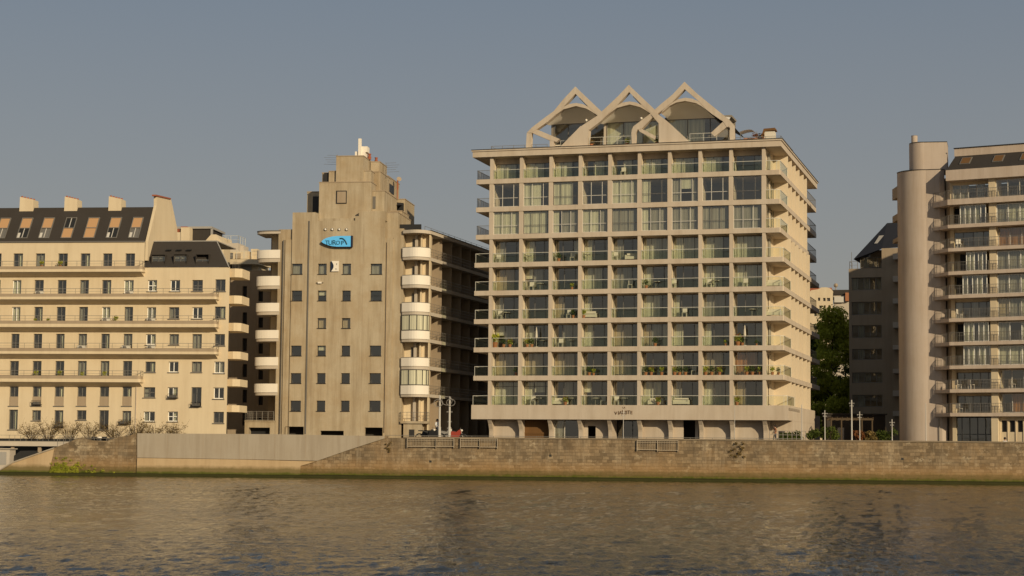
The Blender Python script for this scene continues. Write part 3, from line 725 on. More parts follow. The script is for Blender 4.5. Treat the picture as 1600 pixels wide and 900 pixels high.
for a,c,z0,z1,r,cc in wins:
    code={ (1,1):'h',(2,1):'S',(2,2):'S',(3,1):'h'}.get((r,cc),'g' if r==0 else 'd')
    w_=window(tw,a+.01,c-.01,z0+.01,z1-.01,.3,code,(),.045,'dark',rail=.5 if r==1 else None)
    b=MB(); b.box(-.06,c-a+.04,-.36,-.28,-.07,.0); b.obj('sill',M['dark'] ,w_)
def blk_(x0,x1,y0,y1,v0,v1,name='upper_block',yy=None):
    b=MB(); u0=T.u(x0,y0,v0); u1=T.u(x1,y0,v0); z1=T.z((x0+x1)/2,y0,v0); z0=T.z((x0+x1)/2,y1,v0)-.4
    b.box(u0,u1,v0,v1,z0,z1-.1); b.obj(name,M['tower'],tw)
    b=MB(); b.box(u0-.04,u1+.04,v0-.04,v1+.04,z1-.1+.002,z1); b.obj('coping',M['shade'],tw)
    return (u0,u1,z0,z1)
blk_(499,580,283.8,342,.7,8); blk_(525.5,568,243,284,1.3,5.3); blk_(514,580,266.5,284,1.6,7.5); blk_(503.5,526,269.3,284,2.2,7)
blk_(480,499.5,299,333,3,8); blk_(579,593.5,252,300,4.4,8.2); blk_(580,594.5,267.5,300,3.4,8.9); blk_(600.5,606,274,331,7.5,14)
blk_(579,601,297.5,331,1.6,8.3); blk_(601,622,331,358,.9,8); blk_(614,633,310.5,357,9,14.5); blk_(600,628,329,357,5,9)
def pan(x0,x1,y0,y1,v,name='window',mt='pane',code='g'):
    u0=T.u(x0,y0,v); u1=T.u(x1,y0,v); b=MB(); b.box(u0,u1,v-.05,v+.01,T.z(x0,y1,v),T.z(x0,y0,v)); return b.obj(name,M[mt],tw)
pan(525.5,542,298,318.3,.68,'window_opening','dark'); pan(527,540.5,299.5,317,.62,'shutter','shade')
pan(506.5,513.5,270,284,1.95,'window_opening','dark'); pan(489,498.4,307,331,2.93,'window_opening','dark')
pan(580,582.6,278,294,3.37,'window_opening','dark'); pan(581,587,307,326,1.57,'window_opening','frame')
u_=T.u(606,287,7.5); 
b=MB(); b.box(u_+.003,u_+.05,8.2,10.8,T.z(610,301,9),T.z(610,288,9)); b.obj('side_window',M['dark'],tw)
pan(616,631,318,334,8.96,'window_opening','black'); b=MB(); ux_=T.u(616,318,9); zz=T.z(622,316,9); b.add([(ux_,8.9,zz),(ux_+1.1,8.9,zz-.1),(ux_+1.2,8.0,zz-.45),(ux_,8.0,zz-.5)],[(0,1,2,3)]); b.obj('awning',M['black'],tw)
# vertical pipes
for (xa,ya,xb,yb) in ((483.3,345,477.8,678),(443.2,375,436.5,678)):
    v=-.06 if xa>460 else .08
    b=MB(); p=T.uz(xa,ya,v); q=T.uz(xb,yb,v); b.box(p[0]-.06 if xa>460 else p[0]-.035,p[0]+.06 if xa>460 else p[0]+.035,v-.05,v+.05,q[1],p[1]); b.obj('downpipe',M['frame'],tw)
b=MB()
for (x,y0,y1) in ((488,372,676),(566,350,676),(603,378,676)): u=T.u(x,500,0); b.box(u-.015,u+.015,-.012,.0 if x<600 else .13,T.z(x,y1),T.z(x,y0))
b.obj('wall_seams',M['shade'],tw)
# round lamps in the wall
for x in (508.4,519.2,530,541.4):
    l=MB(); c=T.uz(x,358.6,-.05); l.lathe([(.001,-.02),(.17,0),(.17,.05),(.12,.06)],0,0,14); o=l.obj('wall_lamp_ring',M['frame'],tw); o.location=(c[0],0.0,c[1]); o.rotation_euler=(math.pi/2,0,0)
    l=MB(); l.ball((0,0,0),.12); l.obj('globe',M['white'],o,smooth=True).location=(0,0,.1)
# ---- rounded balconies
lev=[(390,403,409),(431,446,451),(473,486.5,491.5),(515.5,528.5,533),(557.8,571,576),(599.3,613,617.5)]
levz=[(tz(415,a),tz(415,c),tz(415,d)) for a,c,d in lev]
ul=T.u(400.5,440,.8)
def lbal(uo,n=9): 
    P=[]; r=-ul
    for i in range(n+1):
        t=math.pi/2*i/n; P.append((-.9-(r-.9+uo)*math.sin(t), .85-(.85+uo*.6)*math.cos(t)+.25))
    return [(0,.26-uo*.6)]+P+[(ul-uo,4.5)]
for k,(a,c,d) in enumerate(levz):
    Pf=lbal(0)
    b=MB(); b.ribbon_xy(Pf,c,a,.12); o=b.obj('balcony_parapet',M['white'],tw,smooth=False)
    b=MB(); b.prism_xy(lbal(-.04)+[(0,4.5)],d,c-.003); b.obj('balcony_slab',M['greyband'],tw)
a,c=tz(415,359.5),tz(415,364)
b=MB(); b.prism_xy(lbal(.06)+[(0,4.5)],c-.05,a-.12); b.obj('canopy',M['greyband'],tw); b=MB(); b.prism_xy(lbal(.1)+[(0,4.5)],a-.117,a); b.obj('canopy_edge',M['frame'],tw)
b=MB(); b.box(-1.45,-.6,2.2,2.3,levz[-1][0],a-.3); b.obj('loggia_wall',M['cream'],tw)
b=MB(); b.box(-.62,-.005,2.0,2.06,levz[-1][0],a-.3); b.obj('loggia_glazing',M['curt'],tw)
b=MB(); b.box(-2.2,-.003,4.5,4.7,Z0,a-.2); b.obj('loggia_wall',M['shade'],tw)
# right
u0=uF-.02; u1=T.u(671.5,440,.9); Lr=u1-u0
def rbal(o=0,n=14):
    P=[(u0,.05-o)]
    for i in range(n+1):
        t=i/n; P.append((u0+.1+(Lr-.1+o)*math.sin(t*math.pi/2)**.8, .0-o-.75*math.sin(math.pi*min(1,t*1.25))**1.0*(1-t)+ .95*t**2.2))
    return P
levr=[(386.5,401,405.5),(430,444.5,449.5),(472.8,486.8,491.5),(516.5,529.5,534),(558.8,572,577),(602,616,620)]
lrz=[(T.z(648,a,-.3),T.z(648,c,-.3),T.z(648,d,-.3)) for a,c,d in levr]
for k,(a,c,d) in enumerate(lrz):
    b=MB(); b.ribbon_xy(rbal(),c,a,.1); b.obj('balcony_parapet',M['white'],tw)
    b=MB(); b.prism_xy(rbal(-.03)+[(u1,3.0),(u0,3.0)],d,c-.003); b.obj('balcony_slab',M['greyband'],tw)
    b=MB(); b.ribbon_xy(rbal(),a+.002,a+.05,.14); b.obj('coping',M['frame'],tw)
    if k in (3,5):
        z1=lrz[k-1][2]; b=MB(); b.ribbon_xy(rbal(-.06),a+.06,z1-.02,.03); o=b.obj('winter_garden_glazing',M['curt'],tw)
        b=MB(); P=rbal(-.03)
        for i in range(0,len(P),3): x,y=P[i]; b.box(x-.03,x+.03,y-.04,y+.04,a+.05,z1-.004)
        b.ribbon_xy(P,a+.05,a+.1,.06); b.ribbon_xy(P,z1-.07,z1-.005,.06); b.obj('mullions',M['dark'],tw)
a,c=T.z(648,357.5,-.3),T.z(648,364,-.3)
b=MB(); b.prism_xy(rbal(.05)+[(u1+.1,3.0),(u0,3.0)],c,a-.1); b.obj('canopy',M['greyband'],tw)
ztop=a
b=MB(); b.box(u0-.1,u1,1.6,1.75,Z0,c); b.box(u0+1.75,u0+1.9,1.05,1.6,Z0,c); b.obj('loggia_wall',M['cream'],tw)
b=MB()
for k in range(6):
    z0=lrz[k][1]; b.box(u0+.75,u0+1.2,1.55,1.6,z0,z0+2.1)
b.obj('loggia_door',M['frame'],tw)
b=MB(); b.box(u1-.12,u1,1.0,1.6,Z0,c); b.obj('loggia_post',M['cream'],tw)
# ground landing: stair block, rail
rz0=T.z(645,658,-.2)
b=MB(); b.box(u0,u1+.1,.0,1.6,rz0-.25,rz0); b.box(u0+.3,u0+2.3,.2,1.6,Z0,rz0-.25); b.obj('landing',M['tower'],tw)
b=MB(); b.box(u0+.95,u0+1.5,.14,.2,Z0,T.z(640,671,0)); b.obj('door',M['dark'],tw)
rail(tw,[(u0,1.0),(u0,.05),(u1,.05),(u1,1.5)],rz0,.95,'landing_railing','frame',.7,.018,(.33,.66))
# ---- long side with deep shaded balconies, turning back at 17 degrees
SA=rad(17)-T.a; s_=(math.sin(SA),math.cos(SA)); n_=(math.cos(SA),-math.sin(SA)); cx,cy=u1,.95
XS=lambda s,n,z:(cx+s_[0]*s+n_[0]*n, cy+s_[1]*s+n_[1]*n, z)
LS=32
def TB(): return MB(xf=XS)
tops=[x[2] for x in lrz]
for k,(a,c,d) in enumerate(lrz):
    b=TB(); b.box(.1,LS,-1.5,.0,d,c+.05); b.obj('side_balcony_slab',M['greyband'],tw)
    b=TB(); n=60
    for i in range(n+1): b.box(.15+(LS-.2)*i/n-.012,.15+(LS-.2)*i/n+.012,-.06,-.03,c+.05,c+1.0)
    for q in (.35,.65,.97): b.box(.15,LS,-.055,-.035,c+q,c+q+.03)
    b.obj('side_railing',M['rail'],tw)
b=TB()
for i in range(9): s=1.2+3.3*i; b.box(s,s+.14,-1.5,-.25,Z0,ztop-.5)
b.obj('balcony_divider',M['shade'],tw)
b=TB(); b.box(0,LS,-1.75,-1.5,Z0,ztop-.45); b.obj('side_wall',M['greyband'],tw)
b=TB()
for k in range(6):
    for i in range(9): s=1.2+3.3*i; z=lrz[k][1]+.06; b.box(s+.5,s+1.4,-1.497,-1.46,z,z+2.1); b.box(s+1.9,s+2.8,-1.497,-1.46,z,z+2.1)
b.obj('balcony_doors',M['dark'],tw)
b=TB(); b.box(-.1,LS,-9,.15,ztop-.45,ztop-.1); b.obj('roof_slab',M['greyband'],tw)
b=TB(); b.box(-.1,LS,-9,.2,ztop-.097,ztop-.03); b.obj('roof_edge',M['dark'],tw)
b=TB(); b.box(LS-.2,LS,-9,-1.5,Z0,ztop-.45); b.obj('end_wall',M['shade'],tw)
b=TB(); b.ribbon_xy([(1,-1),(LS,-1)],ztop+.55,ztop+.58,.03)
for i in range(16): b.box(1+2*i-.015,1+2*i+.015,-1.02,-.98,ztop-.03,ztop+.55)
b.obj('roof_rail',M['rail'],tw)
b=MB(); b.box(uF-.8,uF+1.6,1.8,2.0,ztop,ztop+.75); b.obj('terrace_screen',M['black'],tw)
# ---- signs on it
sg=thing('wall_sign','bright blue pointed sign with dark stylised lettering high on the concrete front','sign',T.w(T.u(527,377,-.3),-.2,T.z(527,377,-.3)),-T.a)
def su(px): return T.u(px,377,-.3)-T.u(527,377,-.3)
def sz(py): return T.z(527,py,-.3)-T.z(527,377,-.3)
outl=[(548.5,369),(548.5,385.7),(527,385.7),(519,384.8),(511,382.5),(505.5,380),(502.8,377.8),(505.5,374.6),(511,371.8),(519,369.8),(527,369)]
b=MB(); b.prism_xz([(su(x),sz(y)) for x,y in outl],-.28,-.08); b.obj('face',M['blue'],sg)
b=MB(); P2=[(su(x)*1.012,sz(y)*1.05-.02) for x,y in outl]; b.prism_xz(P2,-.23,.06); b.box(su(548.6),su(551),-.28,.06,sz(386.5),sz(368.6)); b.obj('case',M['navy'],sg)
for ch,x,y,s,shr in (('T',511.5,381.8,.5,.0),('U',517,382,.52,0),('R',523,382.4,.58,.0),('O',528.8,381.9,.46,.25),('P',535.6,382.6,.5,0)):
    letters(ch,'letter',sg,su(x),sz(y+.6),-.3,s*1.3,M['ltr'],extrude=.012)
b=MB(); arc=[(531.5,373.2),(534.5,372.8),(537,373.8),(539.3,376),(541,378.6),(542.8,382.5)]
for p,q in zip(arc[:-1],arc[1:]):
    x0,z0,x1,z1=su(p[0]),sz(p[1]),su(q[0]),sz(q[1]); b.tube([(x0,-.29,z0),(x1,-.29,z1)],.075,5)
b.obj('letter_arc',M['ltr'],sg)
sg=thing('wall_sign','small white square sign with a dark curved edge between two windows of the concrete front','sign',T.w(T.u(523.5,416,-.1),-.12,T.z(523.5,416,-.1)),-T.a)
b=MB(); b.box(-.42,.42,-.05,.05,-.56,.56); b.obj('board',M['white'],sg)
b=MB(); b.prism_xz([(-.44,.56)]+[(-.40+.26*math.sin(math.pi*i/8),.56-1.12*i/8) for i in range(9)]+[(-.44,-.56)],-.06,-.052); b.obj('dark_curve',M['navy'],sg)
b=MB(); b.box(.14,.26,-.056,-.051,.22,.27); b.box(.15,.19,-.056,-.051,.1,.3); b.box(.08,.2,-.056,-.051,-.3,-.26); b.box(.06,.12,-.056,-.051,-.36,-.26); b.box(.2,.25,-.056,-.051,-.37,-.33); b.obj('marks',M['navy'],sg)
l=thing('wall_light','small white wall light below the white square sign','lamp',T.w(T.u(500,442,0),-.1,T.z(500,442,0)),-T.a)
b=MB(); b.box(-.2,.2,-.12,.09,-.08,.1); b.obj('casing',M['white'],l); b=MB(); b.box(-.4,-.21,-.02,.04,-.02,.03); b.box(.21,.4,-.02,.04,-.02,.03); b.obj('arm',M['black'],l)
# ---- rooftop equipment
t=thing('roof_cabin','white boxy rooftop cabin with a tall flue on top of the stepped building','rooftop cabin',T.w(T.u(563,240,3),3,T.z(560,243,3)),-T.a)
b=MB(); b.box(-.6,.55,0,1.5,-.2,.45); b.obj('low_casing',M['white'],t); b=MB(); b.box(.1,.75,.1,1.2,.4,1.02); b.obj('casing',M['white'],t); b=MB(); b.box(-.2,.1,-.2,.2,-.3,1.85); b.obj('flue',M['white'],t)
def yagi(px,py,v,d,label,n=5,L=1.5):
    t=thing('aerial',label,'aerial',T.w(T.u(px,py,v),v,T.z(px,py,v)),-T.a)
    b=MB(); b.tube([(0,0,-1.2),(0,0,.6)],.025,5); b.obj('mast',M['rail'],t)
    b=MB()
    for i in range(n): z=.5-.25*i; b.tube([(0,0,z),(d*(L-.18*((i+2)%3)),0,z+.05)],.013,4)
    b.obj('elements',M['rail'],t)
yagi(527,250,3,-1,'thin comb-like aerial sticking out left of the top concrete block')
yagi(603,262,6,1,'thin comb-like aerial sticking out right of the top concrete block')
t=thing('aerial','rusty red dish aerial on the right shoulder of the stepped building','aerial',T.w(T.u(622,285,10),10,T.z(622,285,10)),-T.a)
b=MB(); b.tube([(0,0,-.8),(0,0,.2),(.3,0,.3)],.035,6); b.obj('mast',M['brick'],t)
b=MB(); b.lathe([(.02,0),(.2,.07),(.28,.16)],0,0,12); o=b.obj('dish',M['shade'],t); o.location=(.1,-.1,.3); o.rotation_euler=(1.2,0,.4)
t=thing('flue_pipe','thin red vertical flue on the right side of the stepped building','pipe',T.w(T.u(621,300,9),8.9,0),-T.a)
b=MB(); b.tube([(0,0,T.z(621,312,9)),(0,0,T.z(621,282,9))],.06,6); b.obj('pipe',M['brick'],t)
for i,(x,y,lab) in enumerate(((577.5,244,'round red chimney pot just right of the white rooftop cabin'),(585.5,248,'red chimney pot on a thin stem right of the top block'))):
    t=MB(); t.lathe([(.18,-.3),(.2,0),(.13,.02),(.15,.25),(.19,.27),(.19,.33)],0,0,10); o=t.obj('chimney_pot',M['brick']); o.location=T.w(T.u(x,y,4),4+.8*i,T.z(x,y+1,4)); o['label']=lab; o['category']='chimney pot'
# ---- low concrete gatehouse between the left and stepped buildings
gh=thing('gate_structure','low concrete frame with a railed terrace between the cream and stepped buildings','gatehouse',T.w(0,0,0),-T.a)
ga,gc=T.u(382,660,-.5),T.u(428.5,660,-.5); gz=T.z(400,657,-.5); 
b=MB(); b.box(ga,gc,-.5,3,gz-.12,gz); b.prism_xz([(ga,ZG-.6),(ga+.45,ZG-.6),(ga+.45,gz-.75),(gc-.5,gz-.75),(gc-.5,ZG-.6),(gc-.02,ZG-.6),(gc-.02,gz-.125),(ga,gz-.125)],-.4,2.9); b.obj('concrete_frame',M['tower'],gh)
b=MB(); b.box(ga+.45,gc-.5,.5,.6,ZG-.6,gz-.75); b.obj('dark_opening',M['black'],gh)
rail(gh,[(ga+.05,2.5),(ga+.05,-.4),(gc-.1,-.4)],gz,.98,'railing','rail',.6,.03,(.1,.35,.6,.8))

# ================================================================== THE CREAM BUILDING AT THE LEFT
Lf=Frame(0,192,6.5); lu=lambda px,py=500,v=0: Lf.u(px,py,v); lz=lambda px,py,v=0: Lf.z(px,py,v)
lb=thing('cream_building','long cream apartment building with dark mansard roof, skylights and long narrow balconies','apartment building',Lf.o,-Lf.a)
UX=lu(-70); U1=lu(226,400); UC=lu(357,520)
rowsL=[ (396,419.5,[(-8,2.5),(21,36),(56,70.5),(91,106),(126,141),(161,175.5),(196,211)]),
 (437.5,463,[(-10,1),(19.5,33.5),(54,68.5),(90,104),(125,139),(159.5,174),(193.5,209)]),
 (479.5,505,[(-11,0),(18.5,32),(53.5,67),(88.5,102.5),(123.5,137.5),(159,172.5),(194.5,208)]),
 (521.5,547,[(-12,-1),(17.5,30.5),(52.5,66),(87.5,101),(122.5,136),(158,171.5),(193,207)]),
 (564,590,[(-13,-2),(15.5,29.5),(51,65),(86.5,100.5),(121.5,135.5),(157,171),(192,206.5)]),
 (604,634,[(-14,-3),(15,29),(51,65),(85.5,100),(121,135),(156,170.5),(191.5,206)]),
]
ops=[];meta=[]
random.seed(21)
dk="dLdddddddLddddddgLddddddddddddLddddddddddddddddddddddddddddddd"
n=0
for r,(y0,y1,xs) in enumerate(rowsL):
    for (x0,x1) in xs:
        o=(lu(x0,y0),lu(x1,y0),lz(x0,y1),lz(x0,y0)); ops.append(o); meta.append((r,0,len(ops)))
for (x0,x1,y0,y1) in ((14,28,640,671),(50,64,641,657),(85,99,641,667),(120,135,641,656),(155,170,641,672),(191,205,642,662)):
    ops.append((lu(x0,y0),lu(x1,y0),lz(x0,y1),lz(x0,y0))); meta.append((6,0,0))
for (y0,y1,xs) in ((437.5,455,[(231,245.5),(266,281.5),(300.5,317)]),(480,498,[(229.5,244),(264,280),(300.5,316.5)]),(522,538.5,[(228,243.5),(264.5,279.5)]),(522,547,[(300.5,315.5)]),
   (565,581.5,[(227,243),(263.5,279),(299.5,315.5)]),(605,621,[(224.5,242.5),(262,278)]),(605,635,[(299,315)]),(643,658.5,[(224,242),(262,278)]),
   (436.5,455,[(336.5,352.5)]),(479,497.5,[(335.5,352.5)]),(522,540,[(335.5,351.5)]),(565,583,[(334.5,351)]),(605.5,623,[(333.5,350)]),(643.5,661,[(333.5,350)])):
    for x0,x1 in xs: ops.append((lu(x0,y0),lu(x1,y0),lz(x0,y1),lz(x0,y0))); meta.append((7,1,0))
zE=lz(100,377); zE2=lz(300,417.5)
b=MB(); b.wall(UX,U1,Z0,zE,0,ops,.28); b.wall(U1,UC,Z0,zE2,0,ops,.28); b.obj('front_wall',M['cream'],lb)
b=MB(); b.box(UX,UC-.3,1.4,1.5,Z0,zE2); b.box(UX,U1,1.4,1.5,zE2,zE-.2); b.obj('room_wall',M['interior'],lb)
b=MB(); b.prism_xy([(UC-.02,.01),(UC-3.4,11),(UC-3.7,11),(UC-.3,.01)],Z0,zE2-.003); b.box(UX,UC-3.4,11.01,11.3,Z0,zE2-.003); b.obj('side_wall',M['cream'],lb)
cd_="dLddddLdLdddLdLddgdLdddLdddgddddd"
for i,(o,mm) in enumerate(zip(ops,meta)):
    r=mm[0]; w=o[1]-o[0]
    pat=random.choice(['dd','dd','gd','dL','dd','LL' if r in(1,2) else 'gg'])
    if (r==1 and i in (8,13)): pat='LL'
    wt= r==7 and random.random()<.4
    window(lb,o[0]+.01,o[1]-.01,o[2]+.01,o[3]-.01,.22,pat,(.5,),.07,'wframe' if (wt or pat=='LL') else ('frame'),rail=None if r<7 else (.5 if random.random()<.25 else None))
# infill panels below the row-six french windows and sills
for i,(o,mm) in enumerate(zip(ops,meta)):
    if mm[0]==5: b=MB(); b.box(o[0]+.02,o[1]-.02,.05,.12,o[2]+.01,o[2]+.95); b.obj('guard_panel',M['shade'],lb)
b=MB()
for i,(o,mm) in enumerate(zip(ops,meta)):
    if mm[0] in (5,6,7): b.box(o[0]-.08,o[1]+.08,-.09,-.002,o[2]-.09,o[2]-.01)
b.obj('window_sills',M['frame'],lb)
# long balconies
BD=-1.15
for (yt,yb,xe,kind) in ((420.5,424.5,222,1),(463.5,467.5,338,1),(506,511,338,1),(549,553,338,1),(592,597,219,0)):
    ue=Lf.u(xe,yb,BD); zt=Lf.z(150,yt,BD); zl=Lf.z(150,yb,BD)
    b=MB(); P=[(UX,BD),(ue-.25,BD)]+[(ue-.25+.25*math.sin(t),BD+.25-.25*math.cos(t)) for t in (.4,.8,1.2,1.57)]+[(ue,-.003),(UX,-.003)]
    b.prism_xy(P,zl,zt); b.obj('balcony_slab',M['cream'],lb)
    # sloping soffit
    zu=zl-.42
    b=MB(); b.prism_yz([(BD+.06,zl-.003),(-.003,zl-.003),(-.003,zu)],UX,ue-.15); b.obj('balcony_haunch',M['cream'],lb)
    P=[(UX,BD+.06),(ue-.3,BD+.06),(ue-.08,BD+.3),(ue-.08,-.02)]
    b=MB(); b.ribbon_xy(P,zt,zt+.32,.03); b.obj('balcony_kerb',M['shade'],lb)
    rail(lb,P,zt+.3,.55,'railing','rail',1.3,.014,(.45,))
# mansard roof of the tall part
vr,zr=Lf.vz(240.5,323.5,U1)
b=MB(); b.add([(UX,-.08,zE),(U1,-.08,zE),(U1,vr,zr),(UX,vr,zr),(UX,vr+5,zr-.2),(U1,vr+5,zr-.2),(UX,12,zE),(U1,12,zE)],[(0,1,2,3),(3,2,5,4),(4,5,7,6)]); b.obj('roof',M['slate'],lb)
b=MB(); b.box(UX,U1-.003,-.12,.05,zE-.12,zE+.0-.003); b.obj('eaves_gutter',M['frame'],lb)
G_=[Lf.vz(x,y,U1+.02) for x,y in ((227.5,377),(240.5,321.5),(240.5,306.5),(263.5,311.5),(273,357),(274,420))]
G_=[(G_[0][0]-.05,G_[0][1]-2.0)]+G_
b=MB(); b.prism_yz(G_,U1+.005,U1+.3); b.obj('gable_wall',M['cream'],lb)
b=MB(); v0,z0=Lf.vz(240.5,306.5,U1+.15); v1,z1=Lf.vz(263.5,311.5,U1+.15); b.prism_yz([(v0-.05,z0),(v1+.05,z1),(v1+.05,z1+.14),(v0-.05,z0+.16)],U1-.05,U1+.4); b.obj('coping',M['brick'],lb)
for (xa,xb,y0,y1) in ((30,52,307.5,329),(100,120.5,307,328.5),(169,189.5,306.5,328)):
    v=vr-.3; a=Lf.u(xa,y1,v); c=Lf.u(xb,y1,v); zt=Lf.z(xa,y0,v); zb_=Lf.z(xa,y1,v)-.6
    o=thing('chimney','x','chimney') if False else None
    b=MB(); b.add([(a,v,zb_),(c,v,zb_),(c,v+1.6,zb_),(a,v+1.6,zb_),(a+.02,v+.05,zt),(c-.04,v+.05,zt-.3),(c-.04,v+1.5,zt-.3),(a+.02,v+1.5,zt)],[(0,1,5,4),(1,2,6,5),(2,3,7,6),(3,0,4,7),(4,5,6,7)]); o=b.obj('chimney',M['cream'],lb)
    b=MB()
    for j in range(5): x=a+.1+(c-a-.25)*j/4; zz=zt-.3*j/4; b.lathe([(.11,zz-.05),(.12,zz+.12),(.09,zz+.14)],x,v+.5,8)
    b.obj('chimney_pots',M['brick'],o)
# skylights lie in the slope
def slope(u,t,off=0):
    L_=math.hypot(vr,zr-zE); nz=(-(zr-zE)/L_,vr/L_)
    return (u,vr*t+nz[0]*off-.04,zE+(zr-zE)*t+nz[1]*off)
def tt(y): return (377-y)/(377-323.5)
pats=['bd','bw','bd','db','bb','bd','bd','bd']
for k,(xa,xb) in enumerate(((-10,7),(24,42),(58.5,76),(93.5,111),(128.5,147),(164,182),(199,216))):
    a=Lf.u(xa,373,0)+.02; c=Lf.u(xb,373,0)-.02; t0=tt(373); t1=tt(340.5); tm=tt(357)
    XF=lambda x,y,z:slope(x,y,z)
    def fr(mb,x0,x1,ta,tb,o0,o1): mb.box(x0,x1,ta,tb,o0,o1)
    b=MB(xf=XF); e=.07; te=.018
    b.box(a,a+e,t0,t1,.0,.12); b.box(c-e,c,t0,t1,.0,.12); b.box(a+e,c-e,t0,t0+te,.0,.12); b.box(a+e,c-e,t1-te,t1,.0,.12); b.box(a+e,c-e,tm-te/2,tm+te/2,.0,.12)
    sk=b.obj('skylight',M['rail'],lb)
    for j,(ta,tb) in enumerate(((tm+te/2,t1-te),(t0+te,tm-te/2))):
        kd=pats[k][j]
        if kd=='b': b=MB(xf=XF); b.box(a+e,c-e,ta,tb,.02,.05); b.obj('orange_blind',M['blind'],sk)
        else:
            b=MB(xf=XF); b.box(a+e,c-e,ta,tb,.015,.03); b.obj('pane',M['black'] if k%2 else M['frame'],sk)
            b=MB(xf=XF); m_=(a+c)/2; b.box(m_-.03,m_+.03,ta,tb,.032,.09)
            if kd=='w' or j==1: b.box(a+e,a+e+.25,ta,tb*.55+ta*.45,.034,.06)
            b.obj('glazing_bar',M['lframe'],sk)
# lower mansard at the right end with three dormers
vl,zl2=1.9,lz(290,377.5,1.9); ua=Lf.u(224.5,417,-.06); ub=Lf.u(357.5,417.5,-.06); uc=Lf.u(240.5,378,vl); ud=Lf.u(338.5,377.5,vl)
b=MB(); b.add([(ua,-.08,zE2),(ub,-.08,zE2),(ud,vl,zl2),(uc,vl,zl2),(ub-3.4,11,zE2),(ud-3,9.5,zl2),(uc,9.5,zl2)],[(0,1,2,3),(1,4,5,2),(3,2,5,6)]); b.obj('lower_roof',M['slate'],lb)
b=MB(); b.prism_xz([(uc-.1,zl2),(ud+.06,zl2),(ud+.06,zl2+.1),(uc-.1,zl2+.1)],vl-.06,9.5); b.obj('roof_trim',M['metalroof'],lb)
b=MB(); P1,P2=(ub+.03,-.1,zE2),(ud+.03,vl,zl2); b.tube([P1,P2],.06,6); b.obj('hip_trim',M['metalroof'],lb)
for k,(xa,xb,y0,y1) in enumerate(((236.5,257,399,415),(271.5,291,398.5,415),(306,325.5,398.5,414.5))):
    v=.12; a=Lf.u(xa,y1,v); c=Lf.u(xb,y1,v); z0=Lf.z(xa,y1,v); z1=Lf.z(xa,y0,v)
    b=MB(); b.box(a-.04,a,v,1.1,z0,z1+.05); b.box(c,c+.04,v,1.1,z0,z1+.05); b.box(a-.04,c+.04,v-.02,1.2,z1+.05,z1+.1); b.box(a,c,v,.9,z0-.05,z0); o=b.obj('dormer',M['slate'],lb)
    window(o,a,c,z0,z1-(.42 if k==2 else 0.05),v+.25,'gg',(.5,),.05,'frame'); 
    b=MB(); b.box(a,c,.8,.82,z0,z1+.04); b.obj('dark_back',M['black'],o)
b=MB()
for x in (264,280,295.5): 
    a=Lf.u(x-3.5,391,1.1); c=Lf.u(x+3.5,391,1.1); z=Lf.z(x,391.5,1.1); b.box(a,c,.9,1.4,z,z+.12)
b.obj('roof_vents',M['black'],lb)
# side balconies seen end-on at the right corner
for (y0,y1) in ((421,434.5),(463,475.5),(505.5,518),(550,561.5),(593,604),(633.5,644)):
    z1=lz(365,y0,2); z0=lz(365,y1,2); b=MB(); b.prism_xy([(UC-.35,1.2),(UC+.25,1.0),(UC+.6,1.1),(UC+.93,1.5),(UC+.93,4.5),(UC-1.4,4.5)],z0,z1); b.obj('side_balcony',M['cream'],lb)
b=MB(); 
for i in range(6): x=UC+.15*i; b.box(x,x+.02,1.05,1.07,lz(365,421,2),lz(365,412,2))
b.box(UC,UC+.93,1.04,1.08,lz(365,412.5,2),lz(365,412,2)); b.obj('railing',M['rail'],lb)
# drain pipe
b=MB(); u=lu(212.5,640); b.tube([(u,-.06,Z0),(u,-.06,lz(212,600)),(u-.4,-.06,lz(212,597))],.05,6); b.obj('downpipe',M['tan'],lb)
# ================================================================== THE ROSE-GREY BUILDING AT THE RIGHT
R=Frame(1485,192,29.6)
rb=thing('rounded_building','rose-grey apartment building with a windowless rounded tower, white glazed bays and barred balconies','apartment building',R.o,-R.a)
rz=lambda px,py,v=0: R.z(px,py,v); ru=lambda px,py=500,v=0: R.u(px,py,v)
UE=ru(1600)+11
bots=[320,357,390.5,428,465,501.6,539.6,576.4,613.6,650.6]
SB=[rz(1487,y) for y in bots]; print('R slabs',[round(z,2) for z in SB])
step=(SB[0]-SB[-1])/9; SB=[SB[0]-step*i for i in range(10)]
ts=.36
zA0,zA1=rz(1480,282.5),rz(1480,266)
fl=[z+ts for z in SB]; cl=[zA0]+SB[:-1]
# balcony slabs wrap round the left corner
tip=[(-2.62,3.0),(-2.55,2.3),(-2.25,1.75),(-1.75,1.4),(-1.2,1.1),(-.45,.4),(0,0)]
for i,z in enumerate(SB):
    t=ts+(.22 if i==0 else 0)
    b=MB(); b.prism_xy(tip+[(UE,0),(UE,4),(-1.0,4),(-1.3,3.4),(-2.5,3.4)],z,z+t); b.obj('balcony_slab',M['roseband'],rb)
    P=[(-2.55,3.2),(-2.5,2.35),(-2.2,1.83),(-1.7,1.48),(-1.15,1.18),(-.4,.47),(.06,.08),(UE,.08)]
    z0=z+t; b=MB(); h=.95
    b.ribbon_xy(P,z0+h,z0+h+.04,.05); b.ribbon_xy(P,z0+.08,z0+.11,.03); b.ribbon_xy(P,z0+h*.68,z0+h*.68+.02,.02)
    for p,q in zip(P[:-1],P[1:]):
        L=math.dist(p,q); n=max(1,int(L/.17))
        for j in range(n):
            x=p[0]+(q[0]-p[0])*j/n; y=p[1]+(q[1]-p[1])*j/n; w=.022 if j%6==0 else .009
            b.box(x-w,x+w,y-w,y+w,z0,z0+h)
    b.obj('railing',M['rail'],rb)
